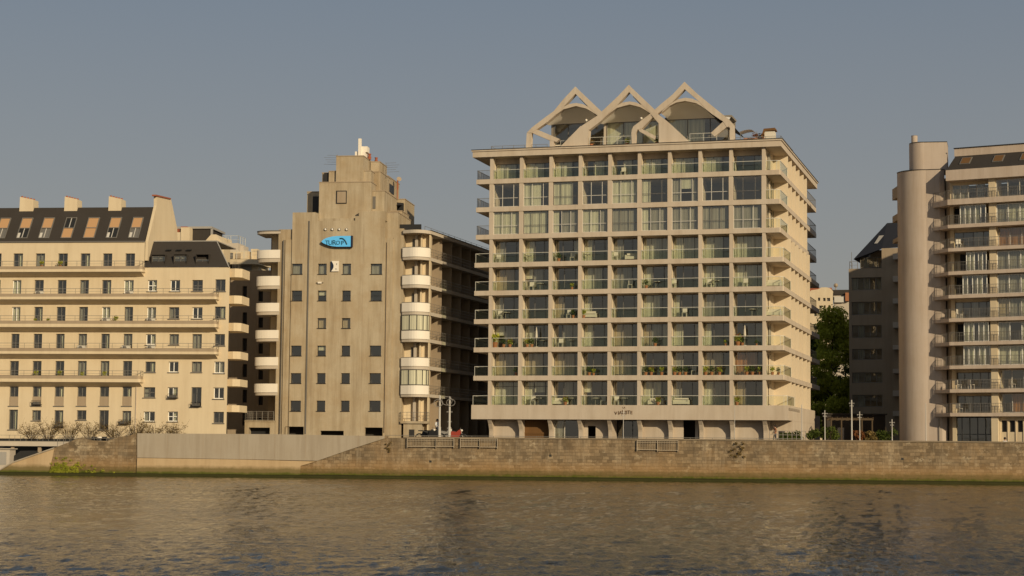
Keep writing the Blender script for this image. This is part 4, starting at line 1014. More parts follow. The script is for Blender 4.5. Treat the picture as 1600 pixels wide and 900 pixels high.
# wall slivers, columns
zG=2.9
b=MB(); b.box(-.25,.0+ru(1492,500,1.7),1.7,2.1,zG,zA0); b.obj('corner_wall',M['cream'],rb)
b=MB(); b.prism_xy([(-.253,2.1),(-.253,1.75),(-.9,2.5),(-1.2,3.6),(-.6,4.5)],zG,zA1); b.box(-2.2,.4,5.2,5.6,zG,zA1-.05); b.obj('corner_recess_wall',M['shade'],rb)
c0,c1=ru(1547.5,500,.5),ru(1558,500,.5)
C2=[(c0,c1),(c0+5.6,c1+5.6)]
for a,c in C2:
    b=MB()
    for z0,z1 in list(zip(fl,cl)): b.box(a,c,.5,1.0,z0,z1); b.box(a+.2,c,1.0,3.0,z0,z1)
    b.box(a,c,.3,2.6,zG,SB[-1]); b.obj('column',M['cream'],rb)
b=MB()
b.box(-.2,UE,4.6,4.7,zG,zA0); b.obj('room_wall',M['interiorl'],rb)
b=MB(); b.box(UE-.3,UE,4,35,zG,zA1); b.box(-1.2,UE,34.7,35,zG,zA1); b.box(-1.4,-1.1,9,35,zG,zA1); b.box(-1.1,UE-.3,4.8,34.7,zA0-.3,zA0); b.obj('side_wall',M['shade'],rb)
# attic: fascia, slate slope, top band
b=MB(); b.box(-.15,UE,.0,4,zA0,zA1); b.obj('fascia',M['roseband'],rb)
zs0=zA1-.01; zs1=rz(1492,244,2.6); us=R.u(1493,244,2.6)
b=MB(); b.add([(-.1,.02,zs0),(UE,.02,zs0),(UE,2.6,zs1),(us,2.6,zs1),(-.1,2.6,zs0)],[(0,1,2,3),(0,3,4)]); b.obj('slate_slope',M['slate'],rb)
b=MB(); b.box(us-.1,UE,2.5,30,zs1-.05,R.z(1492,232.5,2.5)); b.obj('attic_wall',M['roseband'],rb)
b=MB(); b.box(us-.15,UE,2.4,30,R.z(1492,232.5,2.5)+.003,R.z(1492,232.5,2.5)+.08); b.obj('attic_coping',M['dark'],rb)
for xa in (1500,1551,1594):
    a=R.u(xa,256,1.2); L_=math.hypot(2.58,zs1-zs0); dv,dz=2.58/L_,(zs1-zs0)/L_
    b=MB(xf=lambda x,y,z: (x,.02+dv*y-dz*z,zs0+dz*y+dv*z)); b.box(a,a+1.1,.35*L_,.8*L_,0,.08); o=b.obj('skylight',M['rail'],rb)
    b=MB(xf=lambda x,y,z: (x,.02+dv*y-dz*z,zs0+dz*y+dv*z)); b.box(a+.1,a+1.0,.38*L_,.77*L_,.082,.1); b.obj('pane',M['wood'],o)
# rounded tower
CY=[]; 
t0=R.loc(at(1402,690,205)); 
def wl(px,Y): p=at(px,500,Y); return R.loc((p.x,p.y,0))[:2]
A=at(1403,500,197.5)
n=44; pts=[]
rr=2.5; xl,xr=A.x,at(1478,500,194.6).x; yf=194.6
for i in range(n+1):
    t=math.pi/2*i/n; pts.append((xl+rr-rr*math.cos(t), yf+rr*1.05-rr*1.05*math.sin(t)))
pts+= [(xr-.6,yf-.35),(xr,yf-.1),(xr+1.5,yf+9),(xl+2.3,yf+9)]
pl=[R.loc((x,y,0))[:2] for x,y in pts]
zc=at(1440,265.5,yf).z
b=MB(); b.prism_xy(pl,zG,zc); o=b.obj('rounded_tower',M['rose'],rb)
b=MB(); b.prism_xy([(R.loc((x+(-.05 if x<xl+2 else .02),y-.06,0))[:2]) for x,y in pts],zc+.003,zc+.07); b.obj('tower_coping',M['dark'],rb)
x0,x1=at(1424,240,yf+1).x,at(1478,240,yf+1).x; rr2=1.3; y2=yf+.8
pts2=[(x0+rr2-rr2*math.cos(math.pi/2*i/24), y2+rr2-rr2*math.sin(math.pi/2*i/24)) for i in range(25)]+[(x1,y2-.35),(x1+.9,y2+3.0),(x0+1.5,y2+6)]
zc2=at(1450,222.5,y2).z
b=MB(); b.prism_xy([R.loc((x,y,0))[:2] for x,y in pts2],zc+.075,zc2); b.obj('upper_tower',M['rose'],rb)
b=MB(); b.prism_xy([R.loc((x,y-.05,0))[:2] for x,y in pts2],zc2+.002,zc2+.07); b.obj('tower_coping',M['dark'],rb)
b=MB(); p=R.loc(at(1429,240,y2+1.2)); b.lathe([(.33,zc2+.07),(.33,at(1429,212,y2+1).z),(.36,at(1429,211.8,y2+1).z)],p[0],p[1],14); b.obj('flue',M['rose'],rb)
# back balconies on the far left of the tower
for y0,y1 in ((290,307.5),(333,343),(370,376)):
    x0_,x1_=at(1397,300,203).x,at(1404,300,203).x; b=MB(); b.prism_xy([R.loc((x,y,0))[:2] for x,y in ((x0_,201),(x1_,201),(x1_+.6,204),(x0_,204))],at(1400,y1,201).z,at(1400,y0,201).z); b.obj('rear_balcony',M['shade'],rb)
# glazing
random.seed(5)
rc=[('ggdgdd','dddd'),('gLgLd','gLLL'),('ddgdd','OOOd'),('LLdg','ggLg'),('gdgL','ggLL'),('gdgdd','BgLg'),('LLdgL','gdLL'),('gLgLg','LLLL'),('ddddd','dddd'),('dgddd','dOOd')]
left=[(1491,1547,1.65,0),(1502,1543,.6,1),(1491,1547,1.9,0),(1511,1543,.6,1),(1505,1543.5,.6,1),(1493,1548,1.9,0),(1506,1545,.6,1),(1505,1547,.6,1),(1494,1550,2.2,0),(1494,1550,2.2,0)]
for k,(z0,z1) in enumerate(zip(fl,cl)):
    z0=z0+(.22 if k==0 else 0)
    xa,xb,v,wh=left[k]; n=5 if k!=2 else 4
    a=R.u(xa,500,v); c=R.u(xb,500,v) if wh else c0+.1
    cuts=tuple((i+1)/n for i in range(n-1))
    top=z1-.28 if not wh else z1-.06
    if k==0: top=z1-.3
    window(rb,a,c,z0+.02,top,v,rc[k][0][:n],cuts,.07 if wh else .06,'wframe' if wh else ('lframe' if k==0 else 'frame'))
    if wh:
        b=MB(); b.box(a-.02,a+.04,v,2.4,z0,z1); b.obj('bay_cheek',M['pane'],rb)
        b=MB(); b.box(.0,a-.1,2.6,2.7,z0,z1); b.obj('loggia_wall',M['cream'],rb)
        if k in (1,3,4,6): b=MB(); b.box(a-1.2,a-.25,2.55,2.6,z0,z0+2.0); b.obj('door',M['dark'],rb)
    else:
        b=MB(); b.box(.0,c0,v-.03,v+.1,top+.003,z1); b.obj('lintel',M['cream'],rb)
    a=c1+.03; c=C2[1][0]-.03; wv=k not in (2,8,9)
    window(rb,a,c,z0+.02,z1-.1,.75 if wv else 1.3,rc[k][1],(.25,.5,.75),.07,'wframe' if k in(1,3,4,6,7) else 'lframe')
    window(rb,C2[1][1]+.05,UE-.1,z0+.02,z1-.1,.9,'LdgL',(.25,.5,.75),.07,'wframe')
window(rb,ru(1494,660,1.9),c0,zG+.6,SB[-1]-.05,1.9,'dddddd',(.15,.35,.55,.75),.07,'dark',rail=.42)
b=MB(); gx=C2[1][0]; 
zz=R.z(1580,675,.8); zt=R.z(1580,657,.8)
ops=[]
for x0,x1 in ((1565,1573,),(1577.5,1585.5),(1590,1598)): ops.append((ru(x0,660,.8),ru(x1,660,.8),zz,zt))
b.wall(c1+.02,UE,zG,SB[-1]-.003,.8,ops,.15); b.obj('ground_wall',M['cream'],rb)
b=MB(); b.box(c1+.1,UE,1.0,1.05,zG,SB[-1]-.1); b.obj('dark_glazing',M['dark'],rb)
b=MB()
for x in (1562.5,1575,1587.5,1599.5): u=ru(x,660,.8); b.box(u-.04,u+.04,.72,.798,zG,SB[-1]-.1)
b.obj('pilaster',M['cream'],rb)
b=MB(); u=R.loc(at(1467.5,660,194.2)); b.tube([(u[0],u[1],zG),(u[0],u[1],at(1474,655,194.2).z)],.05,6); b.obj('downpipe',M['rail'],rb)

# ================================================================== THE SHADED BROWN BLOCK BEHIND
D=Frame(1328,236,20)
db=thing('dark_block','shaded brown apartment block with bands of windows and a steep black roof','apartment building',D.o,-D.a)
b=MB(); dz=lambda px,py,v=0: D.z(px,py,v); du=lambda px,py=500,v=0: D.u(px,py,v)
d1=du(1412); ops=[]
for (ya,yb) in ((434,454),(472,492.5),(508.5,528.5),(545.5,562.5),(582,598.5),(617,636)):
    ops.append((du(1331),du(1378),dz(1331,yb),dz(1331,ya)))
zt=dz(1330,420); zt2=dz(1378,388)
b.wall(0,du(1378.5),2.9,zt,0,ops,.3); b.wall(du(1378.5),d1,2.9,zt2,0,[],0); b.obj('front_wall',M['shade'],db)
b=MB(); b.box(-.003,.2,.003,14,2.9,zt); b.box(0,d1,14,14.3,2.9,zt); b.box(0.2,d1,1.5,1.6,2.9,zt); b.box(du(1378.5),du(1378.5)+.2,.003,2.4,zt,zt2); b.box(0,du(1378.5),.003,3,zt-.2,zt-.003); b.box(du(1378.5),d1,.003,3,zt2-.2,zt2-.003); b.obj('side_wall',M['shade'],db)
for o in ops: window(db,o[0]+.02,o[1]-.02,o[2]+.02,o[3]-.02,.25,random.choice(['gdgdgd','dgdddd','ddgdgd']),(.2,.4,.6,.8),.08,'rail')
# set-back storey and black hipped roof
a=D.u(1344,410,2.3); c=D.u(1378,410,2.3); z1=D.z(1344,402.5,2.3)
b=MB(); b.box(a,d1,2.6,12,zt,z1); b.box(D.u(1360,400,2.6),d1,2.62,11,z1+.002,dz(1378,387)); b.obj('setback_wall',M['shade'],db)
window(db,a,c,zt+.3,z1,2.3,'dgdgd',(.2,.4,.6,.8),.08,'rail')
e=[D.uz(1333.5,405,.9),D.uz(1386,348.5,5.5)]
b=MB(); ya,yb=e[0][1],e[1][1]; xa,xb=e[0][0],e[1][0]; x1_=d1+.3
b.add([(xa,.9,ya),(a+1.6,1.8,D.z(1356,397,2)),(du(1378),.6,D.z(1378,388.5,.6)),(x1_,.3,D.z(1400,386,.3)),(x1_,5.5,yb+.1),(xb,5.5,yb),(xa,12,ya),(xb,9,yb)],[(0,2,5),(2,3,4,5),(0,5,7,6),(0,1,2)]); b.obj('roof',M['slate'] if False else mat('black_roof',(.02,.02,.024),.7),db)
b=MB(); p=D.uz(1373,381,2.6); q=D.uz(1380,368,3.6); b.add([(p[0]-.5,2.1,p[1]),(p[0]+.45,2.1,p[1]+.05),(q[0]+.4,3.2,q[1]),(q[0]-.45,3.2,q[1]-.05)],[(0,1,2,3)]); b.obj('skylight',M['metalroof'],db)
rail(db,[(.1,2),(.1,.2),(a,.2)],zt,.95,'railing','rail',1.0,.03,(.5,))
b=MB(); b.tube([(.3,.5,zt),(.3,.5,zt+2.2)],.03,5); b.obj('mast',M['rail'],db)
for (y0,y1) in ((398,405),(433,440),(468,474),(505,512),(541,546),(578,583),(612,619),(644,650)):
    x0_=D.u(1395,y0,-1.2); b=MB(); b.box(x0_,x0_+.9,-1.2,-.003,D.z(1400,y1,-1.2),D.z(1400,y0,-1.2)+.15); b.obj('side_balcony',M['greyband'],db)
# ---- pale distant building between them
E=Frame(1262,300,12)
eb=thing('distant_building','distant pale yellow apartment building with a rounded gable rising above the tree','apartment building',E.o,-E.a)
b=MB(); ez=lambda px,py,v=0:E.z(px,py,v); eu=lambda px,py=470,v=0:E.u(px,py,v)
ops=[(eu(x0),eu(x1),ez(x0,y1),ez(x0,y0)) for x0,x1,y0,y1 in ((1278,1281.5,465,470),(1286,1290,465.5,470.5),(1292,1297,465.5,470.5),(1280,1284,477.5,482),(1287,1290,477,482),(1294,1297,477,482),(1280,1283,489,494),(1272,1276,489,494))]
ub_=eu(1301.5)
b.wall(eu(1258),ub_,3,ez(1280,456),0,ops,.3); b.prism_xz([(eu(1265),ez(1268,456)),(ub_,ez(1301,456)),(ub_,ez(1301,455)),(eu(1299),ez(1299,452)),(eu(1296),ez(1296,450)),(eu(1292),ez(1292,449)),(eu(1284),ez(1284,449)),(eu(1278),ez(1278,452)),(eu(1268),ez(1268,453.5))],0.002,3)
b.obj('front_wall',M['cream'],eb)
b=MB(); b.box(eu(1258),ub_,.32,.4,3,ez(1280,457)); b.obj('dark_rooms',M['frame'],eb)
b=MB(); b.box(eu(1255),eu(1299),1,8,ez(1262,454),ez(1262,449)); b.obj('roof',M['brick'],eb)
b=MB(); b.box(ub_+.003,eu(1345),2,12,3,ez(1310,461.5,2)); b.obj('wing_wall',M['greyband'],eb)
b=MB(); b.box(eu(1296),eu(1345),1.8,12,ez(1310,461,2),ez(1310,453,2)); b.obj('wing_roof',M['slate'],eb)
b=MB(); b.box(eu(1320.5),eu(1327),1.2,2,ez(1324,470,1),ez(1324,457,1)); b.obj('stair_wall',M['terra'],eb)
b=MB(); b.box(eu(1303),eu(1318),1.5,1.98,ez(1310,472,1),ez(1310,463,1)); b.obj('glazed_terrace',M['lframe'],eb)
b=MB(); p=E.uz(1306,453,3); b.tube([(p[0],3,p[1]-.2),(p[0],3,p[1]+.5)],.08,5); b.ball((p[0],3,p[1]+.75),.35); b.obj('roof_aerial',M['shade'],eb)

# ================================================================== BEHIND THE CREAM BUILDING
H=Frame(352,209,9)
hb=thing('shaded_building','plain shaded grey wall of a building squeezed between the cream and stepped ones','building',H.o,-H.a)
b=MB(); ops=[]
for y in (447,488,528.5,569,609,645): ops.append((H.u(379,y),H.u(386,y),H.z(380,y+20),H.z(380,y))); ops.append((H.u(404,y+8),H.u(411,y+8),H.z(404,y+24),H.z(404,y+8)))
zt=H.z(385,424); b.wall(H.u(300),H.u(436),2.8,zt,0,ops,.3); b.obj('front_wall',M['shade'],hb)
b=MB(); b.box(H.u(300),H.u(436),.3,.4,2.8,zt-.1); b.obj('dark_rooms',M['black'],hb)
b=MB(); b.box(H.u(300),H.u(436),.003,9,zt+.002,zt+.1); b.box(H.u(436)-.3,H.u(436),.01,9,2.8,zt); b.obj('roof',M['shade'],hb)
K=Frame(330,226,9)
kb=thing('terraced_building','pale cream building with railed roof terraces rising behind the gap','apartment building',K.o,-K.a)
kz=lambda px,py,v=0:K.z(px,py,v); ku=lambda px,py=410,v=0:K.u(px,py,v)
def kbox(x0,x1,y0,y1,v0,v1,name,mt): 
    b=MB(); b.box(K.u(x0,y0,v0),K.u(x1,y0,v0),v0,v1,K.z(x0,y1,v0),K.z(x0,y0,v0)); return b.obj(name,M[mt],kb)
b=MB(); b.prism_xy([(ku(345),-.0),(ku(395),-.0),(ku(402),.5),(ku(405),1.6),(ku(405),5),(ku(345),5)],kz(380,412.5),kz(380,405)); b.obj('terrace_slab',M['cream'],kb)
kbox(345,404,412.6,470,1.6,6,'lower_wall','cream')
kbox(360,373,414.5,425,1.5,1.59,'window','frame'); kbox(377,393,413.5,426,1.5,1.59,'window','metalroof')
b=MB(); b.prism_xz([(ku(383,430),kz(383,440)),(ku(383),kz(383,425)),(ku(432),kz(432,428)),(ku(432),kz(432,470))],.2,.9); b.obj('side_parapet',M['cream'],kb)
kbox(349,386,392,404.8,3,6,'set_back_wall','cream'); kbox(352,364,395,404,2.9,2.99,'window','frame'); kbox(368,376,396,404,2.9,2.99,'window','shade')
kbox(336,349,371,405,3.5,7,'stair_wall','cream'); kbox(349,372,380,392,4,7,'upper_wall','greyband')
kbox(392,402,389,405,4,7,'chimney_stack','cream')
kbox(372,381,384,404,5,7,'chimney_stack','greyband')
for (x0,x1,y,v) in ((347,404,404.8,.2),(349,372,380.2,4.2)):
    rail(kb,[(K.u(x0,y,v),v+2),(K.u(x0,y,v),v),(K.u(x1,y,v),v),(K.u(x1,y,v),v+3)],K.z(x0,y,v),.95,'railing','raill',.9,.025,(.5,))
for i in range(3):
    pass
# dark slated roof and chimneys behind the lower mansard
J=Frame(268,206,6.5)
jb=thing('slated_penthouse','dark slated penthouse roof with zinc edge showing above the lower mansard','rooftop',J.o,-J.a)
def jbox(x0,x1,y0,y1,v0,v1,name,mt,dz=0): 
    b=MB(); b.box(J.u(x0,y0,v0),J.u(x1,y0,v0),v0,v1,J.z(x0,y1,v0)-dz,J.z(x0,y0,v0)); return b.obj(name,M[mt],jb)
jbox(272,329,357.5,381,1,6,'slate_wall','slate',2); jbox(272,331,354,357.4,.8,6.5,'zinc_edge','metalroof'); jbox(329.2,332,357.5,368,.9,1.2,'zinc_corner','metalroof')
b=MB(); b.prism_xz([(J.u(320,377),J.z(320,378)-1),(J.u(320,377),J.z(320,376)),(J.u(329,366),J.z(329,366)),(J.u(337,366),J.z(337,366)),(J.u(349,378),J.z(349,382)),(J.u(349,378),J.z(349,382)-2)],.2,3); b.obj('gable_side',M['cream'],jb)
ch=thing('chimney','cream chimney stack with a row of red pots beside the tall gable wall','chimney',J.w(J.u(284,365),-.2,J.z(284,378)-1.5),-J.a)
b=MB(); b.box(-.05,.95,0,1.4,0,J.z(284,355.5)-J.z(284,378)+1.5); b.obj('stack',M['cream'],ch)
b=MB(); b.box(-1.0,-.06,.1,1.4,0,J.z(284,363)-J.z(284,378)+1.5); b.obj('low_stack',M['cream'],ch)
zz=J.z(284,363)-J.z(284,378)+1.5
for i in range(5): l=MB(); l.lathe([(.09,0),(.1,.4),(.075,.42)],-.92+.2*i,.4,8); o=l.obj('pot',M['brick'],ch); o.location=(0,0,zz)
b=MB(); b.box(-.1,.6,.1,1.2,0,.1); o=b.obj('cap',M['brick'],ch); o.location=(0,0,J.z(284,355.5)-J.z(284,378)+1.502)
# ================================================================== VEGETATION
def leaves(b,c,r,n,rng,size=.2,sz=1.0,shell=.55):
    """n small leaf-clump faces scattered through an uneven ellipsoid"""
    for _ in range(n):
        d=Vector((rng.gauss(0,1),rng.gauss(0,1),rng.gauss(0,1))).normalized(); q=shell+(1-shell)*rng.random()
        p=Vector(c)+Vector((d.x*r*q,d.y*r*q,d.z*r*sz*q)); a=Vector((rng.gauss(0,1),rng.gauss(0,1),rng.gauss(0,1))).normalized()
        t=a.cross(Vector((rng.gauss(0,1),rng.gauss(0,1),rng.gauss(0,1)))).normalized(); s=size*(.5+rng.random())
        b.quad(tuple(p-a*s),tuple(p+t*s*.55),tuple(p+a*s),tuple(p-t*s*.55))
def tree(loc,h,w,label,group=None,mt='leaf',seed=1,dens=1.0,trunkh=.3):
    rng=random.Random(seed); t=thing('broadleaf_tree',label,'tree',loc,0,group)
    b=MB(); b.tube([(0,0,0),(.1,0,h*.2),(-.05,.1,h*.45),(.1,0,h*.8)],.3,8,.08)
    tips=[]
    for i in range(14):
        z=h*(trunkh+.5*i/14); a=rng.random()*6.28; L=w*(.55+.3*rng.random())*(1-abs(i/14-.45)*.8)
        tip=(L*math.cos(a),L*math.sin(a),z+L*.45); mid=(tip[0]*.5,tip[1]*.5,z+L*.3); b.tube([(0,0,z),mid,tip],.09,5,.02); tips.append(tip); tips.append(mid)
    b.obj('trunk',M['bark'],t)
    b=MB()
    for i in range(70):
        zz=rng.random(); rad_=w*(math.sin(math.pi*min(.97,.12+.86*zz))**.7)*.82; a=rng.random()*6.28; q=math.sqrt(rng.random())
        c=(rad_*q*math.cos(a),rad_*q*math.sin(a),h*(trunkh+(1-trunkh)*zz*.96)); leaves(b,c,w*(.2+.16*rng.random()),int(260*dens),rng,.17,.8,.35)
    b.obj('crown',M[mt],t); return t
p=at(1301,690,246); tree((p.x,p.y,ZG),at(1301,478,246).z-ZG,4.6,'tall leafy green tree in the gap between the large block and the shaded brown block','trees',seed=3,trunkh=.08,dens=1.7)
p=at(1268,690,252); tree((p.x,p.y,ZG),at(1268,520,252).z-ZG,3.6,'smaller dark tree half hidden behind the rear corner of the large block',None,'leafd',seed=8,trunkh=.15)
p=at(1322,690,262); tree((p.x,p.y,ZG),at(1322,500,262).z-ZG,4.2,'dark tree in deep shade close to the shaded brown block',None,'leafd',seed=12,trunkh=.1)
def shrub(px,py0,py1,Y,w,label,mt,seed,n=700,size=.12,cat='shrub'):
    rng=random.Random(seed); p=at(px,py1,Y); h=at(px,py0,Y).z-ZG; t=thing('shrub',label,cat,(p.x,p.y,ZG))
    b=MB()
    for i in range(6): a=rng.random()*6.28; b.tube([(0,0,0),(w*.3*math.cos(a),w*.2*math.sin(a),h*.5),(w*.6*math.cos(a),w*.4*math.sin(a),h*.9)],.03,4,.01)
    b.obj('stems',M['bark'],t)
    b=MB()
    for i in range(7): c=(w*.55*(rng.random()*2-1),w*.3*(rng.random()*2-1),h*(.35+.5*rng.random())); leaves(b,c,min(w,h)*.42,n//7,rng,size,.85,.3)
    b.obj('foliage',M[mt],t)
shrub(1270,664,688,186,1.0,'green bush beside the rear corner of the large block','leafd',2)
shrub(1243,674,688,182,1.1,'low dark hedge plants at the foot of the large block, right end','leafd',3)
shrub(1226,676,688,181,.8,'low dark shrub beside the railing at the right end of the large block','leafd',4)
shrub(1297,668,688,190,1.3,'green bush in the shaded yard between two thin lamp posts','leafd',5)
shrub(1343,671,688,184,.9,'russet leaved bush behind the tall lamp post','leafo',6)
shrub(1362,672,688,184,.95,'pale olive round bush right of the russet one','leafy',7)
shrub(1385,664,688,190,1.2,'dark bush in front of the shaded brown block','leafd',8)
# bare winter shrubs against the cream building
def bare(px,py0,w,label,seed,Y=187.5):
    rng=random.Random(seed); p=at(px,690,Y); h=at(px,py0,Y).z-ZG; t=thing('bare_shrub',label,'shrub',(p.x,p.y,ZG),0,'bare shrubs along the foot of the cream building')
    b=MB(); l=MB()
    for i in range(26):
        a=(rng.random()-.5)*2; x=a*w; hh=h*(.45+.6*rng.random()); y=(rng.random()-.5)*.8
        P=[(x*.25,y*.3,0),(x*.55+rng.gauss(0,.1),y,hh*.5),(x*.85+rng.gauss(0,.15),y,hh*.85),(x*1.05+rng.gauss(0,.2),y,hh)]
        b.tube(P,.022,4,.008)
        for j in range(5):
            q=P[1+j%3]; b.tube([q,(q[0]+rng.gauss(0,.3),q[1],q[2]+abs(rng.gauss(0,.35)))],.010,3,.005)
            leaves(l,(q[0]+rng.gauss(0,.2),q[1],q[2]+rng.gauss(.1,.2)),.18,4,rng,.055,1,.2)
    b.obj('branches',M['bark'],t); l.obj('dry_leaves',M['leafy'],t)
for i,(x,y,w,s) in enumerate(((50,664,1.5,'bare shrub at the left end of the cream building, below the second window'),(76,660,1.5,'bare leafless shrub below the third ground window of the cream building'),
   (108,662,1.4,'bare shrub with tan leaves between the third and fourth ground windows'),(140,660,1.4,'bare leafless shrub beneath the fifth ground window of the cream building'),(180,660,1.5,'bare arching shrub beside the drainpipe of the cream building'),
   (212,658,1.3,'bare shrub just right of the drainpipe of the cream building'),(240,664,1.3,'low bare shrub above the left end of the concrete facing'),(272,664,1.0,'low bare shrub below the barred ground window of the cream building'))):
    bare(x,y,w,s,30+i)
# weeds growing out of the quay
def weeds(pts,label,mt,seed,name='weeds',size=.05,n=110):
    rng=random.Random(seed); b=MB(xf=lambda u,v,z: tuple(Q.w(u,v,z)))
    for (px,py,r) in pts:
        u,z=qz(px,py); leaves(b,(u,-.12,z),r,n,rng,size,.8,.1)
    o=b.obj(name,M[mt]); o['label']=label; o['category']='weeds'; return o
rng=random.Random(9)
weeds([(80+abs(rng.gauss(0,1))*28,739-abs(rng.gauss(0,1))*9,.1+.16*rng.random()) for _ in range(150)],'green weeds and moss hanging over the stone spur at the waterline','leaf',1,'weeds',.035,70)
weeds([(1140+rng.random()*24,692+rng.random()*22,.12+.12*rng.random()) for _ in range(16)],'dry yellowish plant growing from the quay wall under the right part of the large block','leafy',2,'wall_plant',.045,50)
weeds([(603+rng.random()*8,688+rng.random()*20,.1+.1*rng.random()) for _ in range(9)],'thin dry plant growing where the concrete facing meets the old stone','leafy',3,'wall_plant',.04,40)
# ================================================================== STREET FURNITURE
def lamp(h,label,loc,r=.055,arms=True):
    t=thing('street_lamp',label,'lamp post',loc,0,'thin white posts along the quay')
    b=MB(); b.lathe([(r*2.2,0),(r*2.2,.12),(r*1.3,.2),(r,.5),(r*.75,h)],0,0,8); b.obj('pole',M['pole'],t)
    if arms:
        for z,w in ((h-.3,.22),(h-.55,.15)):
            b=MB(); b.tube([(-w,0,z),(w,0,z)],.018,5); o=b.obj('arm',M['pole'],t)
            for s in (-1,1): l=MB(); l.lathe([(.02,-.06),(.035,-.05),(.04,.02),(.02,.04)],0,0,8); q=l.obj('lantern',M['metalroof'],o); q.location=(s*w,0,z)
    return t
for (x,yt,lab,r) in ((1331,625,'tallest white lamp post, standing right of the leafy tree gap',.075),(1289,641,'thin white lamp post nearest the rear corner bush',.05),(1343.5,643,'thin white post just right of the tallest lamp post',.05),
   (1394,655,'short white lamp post before the dark bush and rounded tower edge',.05),(1447,630,'thin white post in front of the rounded windowless tower',.045),(1253,632,'thin white post at the right corner of the large block',.05),
   (974,640,'thin post with small lamp in front of the brown letters',.03),(1148,634,'thin post with small lamp before the right part of the tan parapet band',.03)):
    p=at(x,688,175); z0=ZG+.13; lamp(at(x,yt,175).z-z0,lab,(p.x,p.y,z0),r,arms=x not in (1148,1253,1447))
for (x,yt,lab) in ((686.5,619,'left one of two stout white masts in the dark gap, plain and smooth'),(702,621,'right one of two stout white masts, with small cross brackets')):
    p=at(x,688,175); h=at(x,yt,175).z-ZG-.13
    t=thing('mast',lab,'mast',(p.x,p.y,ZG+.13)); b=MB(); b.lathe([(.3,0),(.3,.1),(.14,.18),(.13,1.2),(.1,1.25),(.08,h),(.02,h+.1)],0,0,10); b.obj('pole',M['pole'],t)
    if x>700:
        for z,w in ((h*.66,.28),(h*.43,.22),(h*.28,.22),(h*.2,.2)): b=MB(); b.tube([(-w,0,z),(w,0,z)],.025,5); b.obj('bracket',M['pole'],t)
    else:
        pass
p=at(694,628,174.8)
t=thing('ring_ornament','large wire rings hung between the two white masts','ornament',(p.x,p.y,p.z))
b=MB()
for cx_,cz_,r in ((-.55,-.1,.42),(.25,.1,.5),(.62,-.05,.4)): b.tube([(cx_+r*math.cos(a/16*2*math.pi),0,cz_+r*.8*math.sin(a/16*2*math.pi)) for a in range(17)],.022,4)
b.obj('rings',M['metalroof'],t)
# handrail along the quay edge
t=thing('handrail','thin dark handrail running along the quay in front of the large block','railing',Q.w(ux(600),.9,0),-Q.a)
L=ux(1225)-ux(600); b=MB(); zr_=Q.z(1000,683.3,.9)
b.box(0,L,-.015,.015,zr_-.02,zr_+.02)
for i in range(int(L/2)): b.box(2*i-.02,2*i+.02,-.02,.02,ZG+.13,zr_)
b.obj('rail',M['frame'],t)
t=thing('handrail','dark rusty railing and gate at the right end of the large block','railing',Q.w(ux(1205),2.5,0),-Q.a)
L=ux(1262)-ux(1205); b=MB(); zr_=Q.z(1230,673.5,2.5)
for z in (zr_,zr_-.35,zr_-.7): b.box(0,L,-.02,.02,z-.02,z+.02)
for i in range(9): b.box(L*i/8-.025,L*i/8+.025,-.025,.025,ZG+.13,zr_+.02)
b.obj('frame',M['rail'],t)
# pergola in the shaded yard
p=at(1298,690,200); t=thing('pergola','brown timber pergola in the shaded yard beside the brown block','pergola',(p.x,p.y,ZG))
h=at(1298,653,200).z-ZG; b=MB(); b.box(0,4.6,-.1,.1,h-.22,h); b.box(0,4.6,2.4,2.6,h-.22,h)
for i in range(9): b.box(.1+.55*i,.18+.55*i,-.2,2.8,h+.003,h+.1)
b.obj('beams',M['bark'],t)
for i in range(5):
    b=MB(); b.box(1.1*i,1.1*i+.14,-.07,.07,0,h-.223); b.obj('post',M['bark'],t)
p=at(1306,690,206); t=thing('shed','dark grey shed with pale door behind the pergola','shed',(p.x,p.y,ZG)); h=at(1306,648,206).z-ZG
b=MB(); b.box(-1,5.5,0,3,0,h); b.obj('walls',M['slate'],t); b=MB(); b.box(-1.2,5.7,-.2,3.2,h+.002,h+.15); b.obj('roof',M['slate'],t); b=MB(); b.box(.2,.9,-.05,-.002,0,2.1); b.obj('door',M['metalroof'],t)
# left: car deck with white edge, cabin, clutter
dk=thing('parking_deck','low car deck with white edge and dark space beneath at the far left quay','deck',Q.w(0,0,0),-Q.a)
zd=Q.z(50,689.5,4); zd0=Q.z(50,697,4)
b=MB(); b.box(ux(-60),Q.u(118,690,4),4,13.9,zd0,zd); b.obj('deck_slab',M['greyband'],dk)
for px in (-20,20,62): b=MB(); u=Q.u(px,700,4.4); b.box(u-.15,u+.15,4.3,4.6,-.5,zd0-.003); b.obj('post',M['shade'],dk)
b=MB(); b.box(ux(-60),Q.u(118,690,4),3.96,3.99,zd+.003,zd+.03); b.box(ux(-60),Q.u(118,690,4),4.1,4.13,zd+.55,zd+.58)
for i in range(16): u=ux(-10)+i*.55; b.box(u,u+.03,4.1,4.13,zd,zd+.56)
b.obj('edge_rail',M['rail'],dk)
cb_=thing('cabin','small pale cabin standing under the deck at the far left','cabin',Q.w(Q.u(-12,712,2.2),2.2,0),-Q.a)
w_=Q.u(15,712,2.2)-Q.u(-12,712,2.2); z1=Q.z(5,702,2.2); b=MB(); b.box(0,w_,0,1.6,.2,z1); b.obj('walls',M['greyband'],cb_); b=MB(); b.box(-.1,w_+.15,-.15,1.7,z1+.002,z1+.09); b.obj('roof',M['greyband'],cb_); b=MB(); b.box(w_*.35,w_*.82,-.03,-.002,.9,z1-.25); b.obj('window',M['metalroof'],cb_)
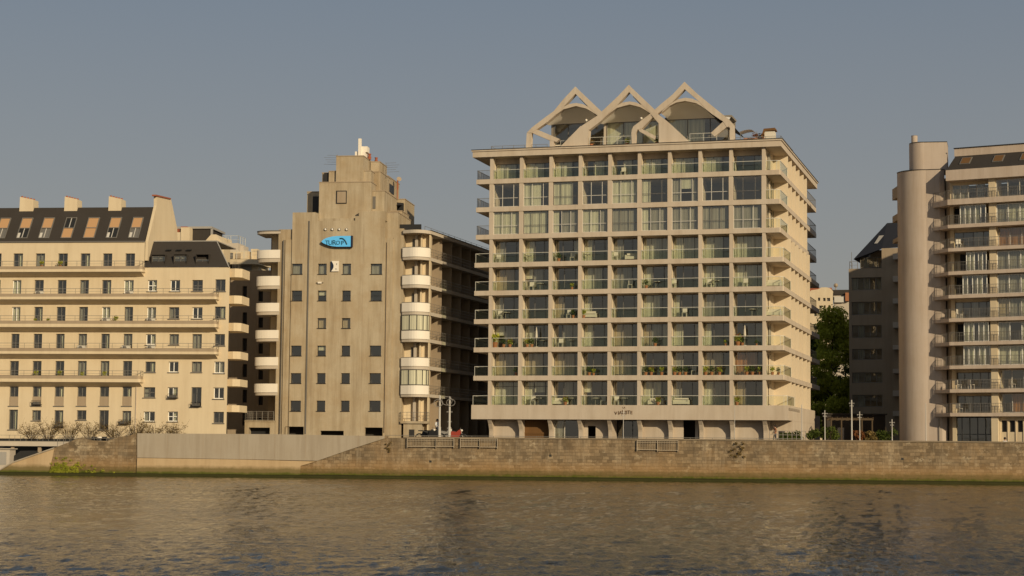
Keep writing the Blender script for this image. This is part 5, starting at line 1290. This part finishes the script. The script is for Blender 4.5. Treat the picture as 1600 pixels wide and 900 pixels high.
# car and small things on the deck
def bx(name,label,cat,px,py0,py1,Y,w,d,mt):
    p=at(px,py1,Y); h=at(px,py0,Y).z-p.z; t=thing(name,label,cat,(p.x,p.y,p.z)); return t,h
def car(px,pytop,Y,mt,label,z0):
    p=at(px,690,Y); t=thing('parked_car',label,'car',(p.x,p.y,z0)); 
    prof=[(-2.0,.25),(-2.05,.6),(-1.9,.78),(-1.35,.85),(-.75,1.32),(.55,1.36),(1.25,.92),(1.9,.78),(2.05,.55),(2.0,.25)]
    b=MB(); b.prism_xz(prof,-.8,.8); b.obj('body',M[mt],t)
    b=MB(); b.prism_xz([(-1.2,.88),(-.7,1.27),(.5,1.3),(1.08,.92)],-.81,.81); b.obj('windows',M['black'],t)
    for x in (-1.25,1.25):
        for y in (-.75,.75): w=MB(); w.lathe([(.02,-.1),(.31,-.1),(.31,.1),(.02,.1)],0,0,14); o=w.obj('wheel',M['dark'],t); o.location=(x,y,.31); o.rotation_euler=(math.pi/2,0,0)
    return t
car(48,712,178,'black','black car in the dark space under the deck at the far left',.9)
for i,(x,lab) in enumerate(((147,'first dark plant pot on the wall left of the concrete facing'),(156,'round pale planter between the two dark plant pots'),(163,'second dark plant pot left of the concrete facing'))):
    p=at(x,685,181); t=thing('planter',lab,'planter',(p.x,p.y,at(x,686,181).z-.2)); b=MB(); b.lathe([(.16,0),(.24,.1),(.27,.42),(.22,.43)],0,0,12); b.obj('pot',M['white' if i==1 else 'dark'],t)
# ================================================================== BALCONY THINGS
def place(root,o,label,frame,u,v,z,rz=0,s=1):
    p=frame.w(u,v,z); return relabel(o,label,(p.x,p.y,p.z),-frame.a+rz,s)
def make_plant(seed,mt='leaf',flower=None):
    rng=random.Random(seed); t=thing('potted_plant','x','potted plant'); b=MB(); b.lathe([(.13,0),(.19,.3),(.2,.32),(.15,.33)],0,0,10); b.obj('pot',M['terra'],t)
    b=MB(); leaves(b,(0,0,.62),.33,110,rng,.09,1.1,.2); b.obj('foliage',M[mt],t)
    if flower: b=MB(); leaves(b,(0,0,.72),.34,26,rng,.06,1,.7); b.obj('flowers',M[flower],t)
    t['group']='potted plants on the balconies of the large block'; return t
def make_chair():
    t=thing('balcony_chair','x','chair'); b=MB(); b.box(-.24,.24,-.22,.22,.42,.46); b.obj('seat',M['ac'],t); b=MB(); b.box(-.24,.24,.19,.23,.46,.92); b.obj('backrest',M['ac'],t)
    for sx in (-1,1):
        for sy in (-1,1): b=MB(); b.box(sx*.21-.02,sx*.21+.02,sy*.19-.02,sy*.19+.02,0,.418); b.obj('leg',M['ac'],t)
    return t
def make_table():
    t=thing('balcony_table','x','table'); b=MB(); b.lathe([(.02,.7),(.42,.7),(.42,.74),(.02,.745)],0,0,14); b.obj('top',M['ac'],t); b=MB(); b.lathe([(.2,0),(.2,.03),(.03,.05),(.03,.698)],0,0,8); b.obj('leg',M['rail'],t); return t
def make_parasol():
    t=thing('closed_parasol','x','parasol'); b=MB(); b.lathe([(.2,0),(.2,.06),(.025,.07),(.025,2.1)],0,0,8); b.obj('pole',M['pole'],t); b=MB(); b.lathe([(.1,.95),(.13,1.1),(.09,1.6),(.03,2.15)],0,0,8); b.obj('cloth',M['cushion'],t); return t
def make_sofa():
    t=thing('balcony_sofa','x','sofa'); b=MB(); b.box(-.7,.7,-.3,.3,.12,.4); b.obj('seat',M['cushion'],t); b=MB(); b.box(-.7,.7,.18,.34,.4,.75); b.obj('backrest',M['cushion'],t); b=MB(); b.box(-.82,-.705,-.3,.34,.1,.55); b.obj('armrest',M['cushion'],t); b=MB(); b.box(.705,.82,-.3,.34,.1,.55); b.obj('armrest',M['cushion'],t); return t
ORD=['first','second','third','fourth','fifth','sixth','seventh','eighth','ninth']
protos={}
def item(kind,row,bay,fx=.5,v=.8,label=None,s=1,rz=0):
    mk={'plant':lambda:make_plant(1),'plantd':lambda:make_plant(2,'leafd'),'flower':lambda:make_plant(3,'leaf','red'),'chair':make_chair,'table':make_table,'parasol':make_parasol,'sofa':make_sofa}[kind]
    if kind not in protos: o=protos[kind]=mk()
    else: o=copy_tree(protos[kind])
    u=(cols[bay]+(cols[bay+1]-cols[bay])*fx) if bay<9 else cols[9]+.4+fx*1.2
    z=rows[row][0]+.02; nm={'plant':'leafy potted plant','plantd':'dark potted plant','flower':'red flowering plant','chair':'pale balcony chair','table':'small round balcony table','parasol':'closed pale parasol','sofa':'pale outdoor sofa'}[kind]
    where=f"on the {ORD[row]} balcony row down, {ORD[bay]} bay from left" if bay<9 else f"on the right corner balcony, {ORD[row]} row down"
    ex=label or ''
    place(blk,o,f"{nm}{' '+ex if ex else ''} {where}",B,u,v,z,rz,s)
    o['group']={'plant':'potted plants on the large block balconies','chair':'pale chairs on the large block balconies','table':'small tables on the large block balconies'}.get(kind.replace('plantd','plant').replace('flower','plant'),'outdoor furniture on the large block balconies')
for a in [('plant',6,0,.12,.6,'',1.7),('plantd',6,0,.42,.5,'',1.0),('flower',6,0,.62,.6),('chair',6,0,.83,.9),('flower',6,1,.2,.6),('parasol',6,1,.5,.7),('plantd',6,1,.35,.6),('table',6,1,.72,.9),
 ('chair',6,2,.3,.9),('table',6,2,.65,.9),('parasol',6,8,.38,.8),('flower',6,8,.18,.6,'',1.3),('plantd',6,8,.3,.9),('plantd',6,8,.75,.5,'low',.6),
 ('plant',7,3,.45,.5,'',.8),('plantd',7,3,.3,.6),('plantd',7,0,.85,.6),('plantd',7,5,.2,.5),('flower',7,5,.38,.5),('plant',7,5,.72,.5),('flower',7,6,.15,.5),('plantd',7,6,.3,.6,'leftmost'),('plantd',7,6,.5,.5),('chair',7,6,.75,.9),('flower',7,7,.6,.5),('plant',7,7,.15,.6),('plantd',7,7,.35,.5),('plant',7,8,.45,.5),('plantd',7,8,.62,.5),('plant',7,8,.85,.5,'rightmost'),
 ('plant',7,9,.3,.5,'',.9),('plantd',7,9,.8,.5,'',.8),
 ('chair',8,1,.38,.9),('table',8,1,.55,.9),('sofa',8,2,.3,1.1),('table',8,2,.7,.8),('flower',8,2,.5,.6),('table',8,3,.5,.7),('chair',8,3,.75,.9),('chair',8,4,.2,.8),('table',8,4,.45,.8),('flower',8,5,.6,.6),('sofa',8,5,.5,1.2),('sofa',8,6,.35,.7),('flower',8,8,.15,.5),
 ('chair',5,0,.25,.8),('table',5,0,.45,.8),('chair',5,2,.6,.7),('plantd',5,2,.75,.6),('sofa',5,3,.25,.9),('plant',5,3,.1,.6),('chair',5,6,.45,.8),('table',5,8,.6,.8),('sofa',5,9,.4,1.2),
 ('chair',4,1,.3,.9),('table',4,1,.6,.8),('chair',4,4,.65,.9),('chair',4,6,.1,.8),('chair',4,7,.25,.9),('table',4,7,.45,.9),('chair',4,8,.4,.9),('sofa',4,9,.4,1.2),('plant',4,2,.7,.6,'',.8),
 ('chair',3,0,.2,.7),('table',3,1,.2,.8),('plantd',3,2,.25,.5),('chair',3,2,.7,.8),('table',3,3,.2,.8),('chair',3,4,.15,.8),('sofa',3,4,.75,.8),('plantd',6,5,.5,.6),('plantd',4,5,.2,.6),('table',4,5,.5,.9),('chair',0,4,.4,.9),('plant',6,7,.8,.5,'',.7)]:
    item(*a)
# AC units and boxes on the cream building's ledges
def make_ac():
    t=thing('air_conditioner','x','air conditioner'); b=MB(); b.box(-.42,.42,-.16,.16,0,.56); b.obj('casing',M['ac'],t)
    b=MB(); b.lathe([(.01,0),(.21,0),(.22,.02),(.01,.025)],0,0,14); o=b.obj('fan_grille',M['rail'],t); o.location=(-.12,-.16,.28); o.rotation_euler=(math.pi/2,0,0); return t
acp=None
rowname=['top','second','third','fourth']
for (px,yb,v,lab) in ((62,462.5,-.5,'white air conditioner on the second long balcony below the pale shuttered window'),(202,462.5,-.5,'white air conditioner on the second long balcony, right of middle'),(236,505,-.5,'white air conditioner on the third long balcony'),
  (166,505,-.4,'white air conditioner behind the third long balcony rail, left of a green plant'),(128,548,-.5,'white air conditioner on the fourth long balcony, leftmost of three'),(197,548,-.5,'white air conditioner on the fourth long balcony, middle one of three'),(236,548,-.5,'white air conditioner on the fourth long balcony, rightmost of three')):
    if acp is None: acp=make_ac(); o=acp
    else: o=copy_tree(acp)
    u,z=Lf.uz(px,yb,v); place(lb,o,lab,Lf,u,v,z,0,1); o['group']='air conditioners on the cream building'
for (px,yb,lab) in ((57,632.5,'dark box hung below the second french window of the cream building'),(92,667,'dark barred window box under the third ground window'),(193,662.5,'black window box under the sixth ground window'),(270,622,'dark rack below a small right hand window of the cream building'),(306,635,'dark barred rack under the tall right hand window')):
    u,z=Lf.uz(px,yb,-.3); p=Lf.w(u,-.25,z); t=thing('window_box',lab,'window box',p,-Lf.a)
    b=MB(); b.box(-.5,.5,-.2,.2,0,.05); 
    for i in range(8): b.box(-.5+i*.14,-.48+i*.14,-.2,-.17,.05,.4)
    b.box(-.5,.5,-.2,-.17,.4,.44); b.obj('rack',M['dark'],t); b=MB(); b.box(-.4,.35,-.14,.14,.055,.32); b.obj('box',M['frame'],t)
for (px,yb,s,lab) in ((65,418,.9,'green plant before the third window of the top balcony, cream building'),(94,418,.9,'bushy green plant before the fourth window of the top balcony'),(181,505,.9,'round green plant on the third long balcony of the cream building'),(55,504,.6,'dark low plant on the third long balcony, left part'),(75,504,.6,'second dark low plant on the third long balcony, left part'),
   (56,590,.9,'green plant on the lowest long balcony below the second window'),(93,590,.9,'green plant on the lowest long balcony below the third window'),(128,590,.7,'reddish green plant on the lowest long balcony below the fourth window'),(163,590,.8,'green plant on the lowest long balcony below the fifth window')):
    u,z=Lf.uz(px,yb+1,-.6); o=copy_tree(protos['plant']); place(lb,o,lab,Lf,u,-.6,z,0,s); o['group']='plants on the cream building balconies'
# roof garden of the large block
def roofthing(px,py,v): u,z=B.uz(px,py,v); return B.w(u,v,z)
zrf=34.53
p=B.w(B.u(1172,210,2),2,zrf); t=thing('roof_canopy','white curved canopy over brown cushions on the roof terrace','canopy',p,-B.a)
b=MB(); n=8; P=[(-1.0+2.0*i/n, 1.05+.22*math.sin(math.pi*i/n)-.9*max(0,(i-5)/3)**2) for i in range(n+1)]
b.add([(x,-.8,z) for x,z in P]+[(x,.9,z) for x,z in P],[(i,i+1,n+2+i,n+1+i) for i in range(n)]); b.obj('cover',M['white'],t)
for x in (-.9,.8): b=MB(); b.tube([(x,-.7,0),(x,-.7,1.05)],.03,5); b.obj('post',M['rail'],t)
b=MB(); b.box(-.6,1.6,-.5,.5,0,.45); b.obj('lounger',M['terra'],t)
def roofplant(px,v,label,mt,seed,s=1.0):
    rng=random.Random(seed); p=B.w(B.u(px,213,v),v,zrf); t=thing('potted_plant',label,'potted plant',p,-B.a); b=MB(); b.lathe([(.16,0),(.22,.35),(.15,.36)],0,0,8); b.obj('pot',M['terra'],t); b=MB(); leaves(b,(0,0,.6),.42*s,90,rng,.08,.9,.2); b.obj('foliage',M[mt],t)
roofplant(1180,1.2,'dry brown plant beside the white roof canopy','leafo',1); roofplant(1187,1.6,'tan leaved plant in the middle of the roof terrace','leafy',2); roofplant(1194,1.2,'russet plant left of the small roof hut','leafo',3)
roofplant(884,1.6,'potted plant by the glass wall under the left gable','leafy',4,.9); roofplant(924,.9,'pale dry plant at the left end of the middle gable terrace','leafy',5,.9); roofplant(980,1.2,'green plant at the right end of the middle gable terrace','leaf',6,1.1); roofplant(1027,1.4,'tall dark plant beside the right wedge-shaped base','leafd',7,1.3)
p=B.w(B.u(1203,212,1.5),1.5,zrf); t=thing('roof_hut','small roof hut with dark pitched cover near the right roof corner','hut',p,-B.a)
b=MB(); b.box(-.5,.55,-.5,.5,0,.95); b.obj('walls',M['cushion'],t); b=MB(); b.prism_xz([(-.85,.4),(-.55,1.25),(.6,1.3),(.7,1.05),(-.4,1.0),(-.7,.35)],-.6,.6); b.obj('cover',M['wood'],t)
p=B.w(B.u(880,219,1.3),1.3,zrf); t=thing('sun_lounger','pale cushioned lounger under the left roof gable','sun lounger',p,-B.a)
b=MB(); b.box(-.8,.7,-.3,.3,.28,.4); b.obj('mattress',M['cushion'],t); b=MB(); b.add([(.7,-.3,.3),(.7,.3,.3),(1.2,.3,.8),(1.2,-.3,.8),(.7,-.3,.42),(.7,.3,.42),(1.15,.3,.9),(1.15,-.3,.9)],[(0,1,2,3),(4,7,6,5),(0,3,7,4),(1,5,6,2),(3,2,6,7)]); b.obj('backrest',M['cushion'],t)
for x in (-.7,.6): b=MB(); b.box(x-.03,x+.03,-.28,.28,0,.28); b.obj('leg',M['wood'],t)
# wall lamps under the tower vaults / ground floor
for px,py,v,fr,lab in ((785,669,2.5,B,'left round dark wall lamp on the blank ground floor bay'),(801,670,2.5,B,'right round dark wall lamp on the blank ground floor bay'),(916,188,1.1,B,'round white lamp under the left roof gable'),(1002,185,1.1,B,'round white lamp under the middle roof gable')):
    u,z=fr.uz(px,py,v); t=thing('wall_lamp',lab,'lamp',fr.w(u,v,z),-fr.a); b=MB(); b.ball((0,0,0),.14); b.obj('globe',M['dark' if v>2 else 'white'],t,smooth=True); b=MB(); b.tube([(0,0,0),(0,.12,.1)],.03,5); b.obj('bracket',M['dark'],t)
# round-building balcony furniture
rs=0
for (k,px,v,lab) in ((2,1500,1.0,'pale armchair on the third balcony of the rounded building'),(5,1499,.9,'cream cushioned chair on the sixth balcony of the rounded building'),(8,1496,.9,'white draped chair at the left end of the ninth balcony'),(8,1516,1.0,'white chair in the middle of the ninth balcony, rounded building'),(8,1580,.6,'white chair on the ninth balcony right of the column'),(9,1497,.9,'pale chair at the left end of the lowest balcony')):
    o=copy_tree(protos['chair']); u=R.u(px,500,v); place(rb,o,lab,R,u,v,fl[k],0.3*k,1.1); o['group']='chairs on the rounded building balconies'
# ================================================================== MOTORCYCLES AND PEOPLE
def motorbike(px,Y,mt,label,rz=0,s=1):
    p=at(px,690,Y); t=thing('motorcycle',label,'motorcycle',(p.x,p.y,ZG),rz); t.scale=(s,s,s)
    for x in (-.65,.65):
        b=MB(); R0=.3
        b.tube([(x+R0*math.cos(a/14*2*math.pi),0,.3+R0*math.sin(a/14*2*math.pi)) for a in range(15)],.06,6); o=b.obj('tyre',M['black'],t)
        b=MB(); 
        for a in range(6): b.tube([(x,0,.3),(x+.25*math.cos(a*1.047),0,.3+.25*math.sin(a*1.047))],.012,3)
        b.obj('spokes',M['metalroof'],o)
    b=MB(); b.prism_xz([(-.5,.45),(-.35,.85),(.1,.78),(.35,.98),(.5,.75),(.3,.35),(-.2,.28)],-.14,.14); b.obj('body',M[mt],t)
    b=MB(); b.prism_xz([(-.75,.8),(-.7,.88),(.0,.86),(.05,.79)],-.12,.12); b.obj('seat',M['black'],t)
    b=MB(); b.tube([(.65,0,.3),(.42,0,1.02)],.03,5); b.tube([(.42,-.32,1.08),(.42,.32,1.08)],.02,5); b.obj('handlebars',M['metalroof'],t)
    b=MB(); b.ball((.52,0,.9),.09); b.obj('headlight',M['white'],t); return t
motorbike(668,180,'black','dark motorcycle leftmost of those parked by the white masts',.2,1.25)
motorbike(677,179,'black','dark motorcycle just left of the standing person',-.3,1.25)
motorbike(694,180,'frame','grey motorcycle between the two white masts',.3,1.25)
motorbike(711,178,'red','bright red scooter right of the masts',0,1.2)
def person(px,Y,z0,pose,label,shirt,trousers,rz=0,s=1.0,turn=0):
    p=at(px,690,Y); t=thing('person',label,'person',(p.x,p.y,z0),rz); t.scale=(s,s,s)
    bm_=[];E=[];Rr=[]
    def v_(x,y,z,r): bm_.append((x,y,z)); Rr.append(r); return len(bm_)-1
    pel=v_(0,0,.95,.15); w=v_(0,0,1.12,.135); ch=v_(0,-.01,1.36,.165); nk=v_(0,0,1.5,.06); hd=v_(0,-.01,1.6,.085); h2=v_(0,-.01,1.7,.095); E+=[(pel,w),(w,ch),(ch,nk),(nk,hd),(hd,h2)]
    for sx in (-1,1):
        sh_=v_(sx*.19,0,1.42,.06); 
        if pose=='sit': el=v_(sx*.25,-.1,1.17,.045); ha=v_(sx*.12,-.32,1.1,.035); hn=v_(sx*.08,-.4,1.1,.03)
        else: el=v_(sx*.27,.03,1.15,.045); ha=v_(sx*(.2 if sx>0 else .27),-.14,.93,.035); hn=v_(sx*(.17 if sx>0 else .27),-.2,.86,.03)
        E+=[(ch,sh_),(sh_,el),(el,ha),(ha,hn)]
        for k in range(4): f=v_(bm_[hn][0]+(k-1.5)*.018,bm_[hn][1]-.03,bm_[hn][2]-.06,.008); E.append((hn,f))
        th_=v_(bm_[hn][0]-sx*.03,bm_[hn][1]-.02,bm_[hn][2]-.02,.009); E.append((hn,th_))
        hip=v_(sx*.1,0,.9,.1); 
        if pose=='sit': kn=v_(sx*.14,-.42,.9,.075); an=v_(sx*.14,-.45,.45,.045); ft=v_(sx*.14,-.6,.4,.04)
        else: kn=v_(sx*.11,-.03+sx*.05,.5,.07); an=v_(sx*.11,sx*.1,.08,.045); ft=v_(sx*.12,-.14+sx*.1,.04,.04)
        E+=[(pel,hip),(hip,kn),(kn,an),(an,ft)]
    me=bpy.data.meshes.new('body'); me.from_pydata(bm_,E,[]); ob=link('body',me,t)
    md=ob.modifiers.new('skin','SKIN'); 
    for i,r in enumerate(Rr): me.skin_vertices[0].data[i].radius=(r,r*.8 if i in(0,1,2) else r)
    me.skin_vertices[0].data[0].use_root=True
    ob.modifiers.new('sub','SUBSURF').levels=1
    bpy.context.view_layer.update(); dg=bpy.context.evaluated_depsgraph_get(); m2=bpy.data.meshes.new_from_object(ob.evaluated_get(dg)); ob.modifiers.clear(); ob.data=m2; m2.materials.clear()
    for m_ in (M['skin'],shirt,trousers): m2.materials.append(m_)
    for f in m2.polygons:
        f.use_smooth=True; c=f.center
        f.material_index=0 if c.z>1.47 or (abs(c.x)>.1 and c.z<1.12 and c.y<-.1 and (pose!='sit' or c.z>1.02) and c.z>.8) else (1 if c.z>.98 else 2)
    b=MB(); b.ball((0,.02,1.68),.125,10,1.05); hh=b.obj('hair',M['hair'],t,smooth=True)
    b=MB(); b.box(-.012,.012,-.135,-.1,1.62,1.66); b.obj('nose',M['skin'],t)
    return t
person(683,177,ZG+.35,'sit','person in a pale shirt sitting astride a motorcycle beside the left mast',M['cloth1'],M['cloth2'],.5,1.0)
person(1570.5,171.6,at(1570,683,171.6).z-1.8,"stand","person in a white top showing just above the quay wall at the far right",M["cloth1"],M["cloth2"],.3)
person(1211,175,ZG+.13,'stand','person in a tan coat standing by the railing under the right end of the block',M['terra'],M['cloth2'],-1.2,.95)
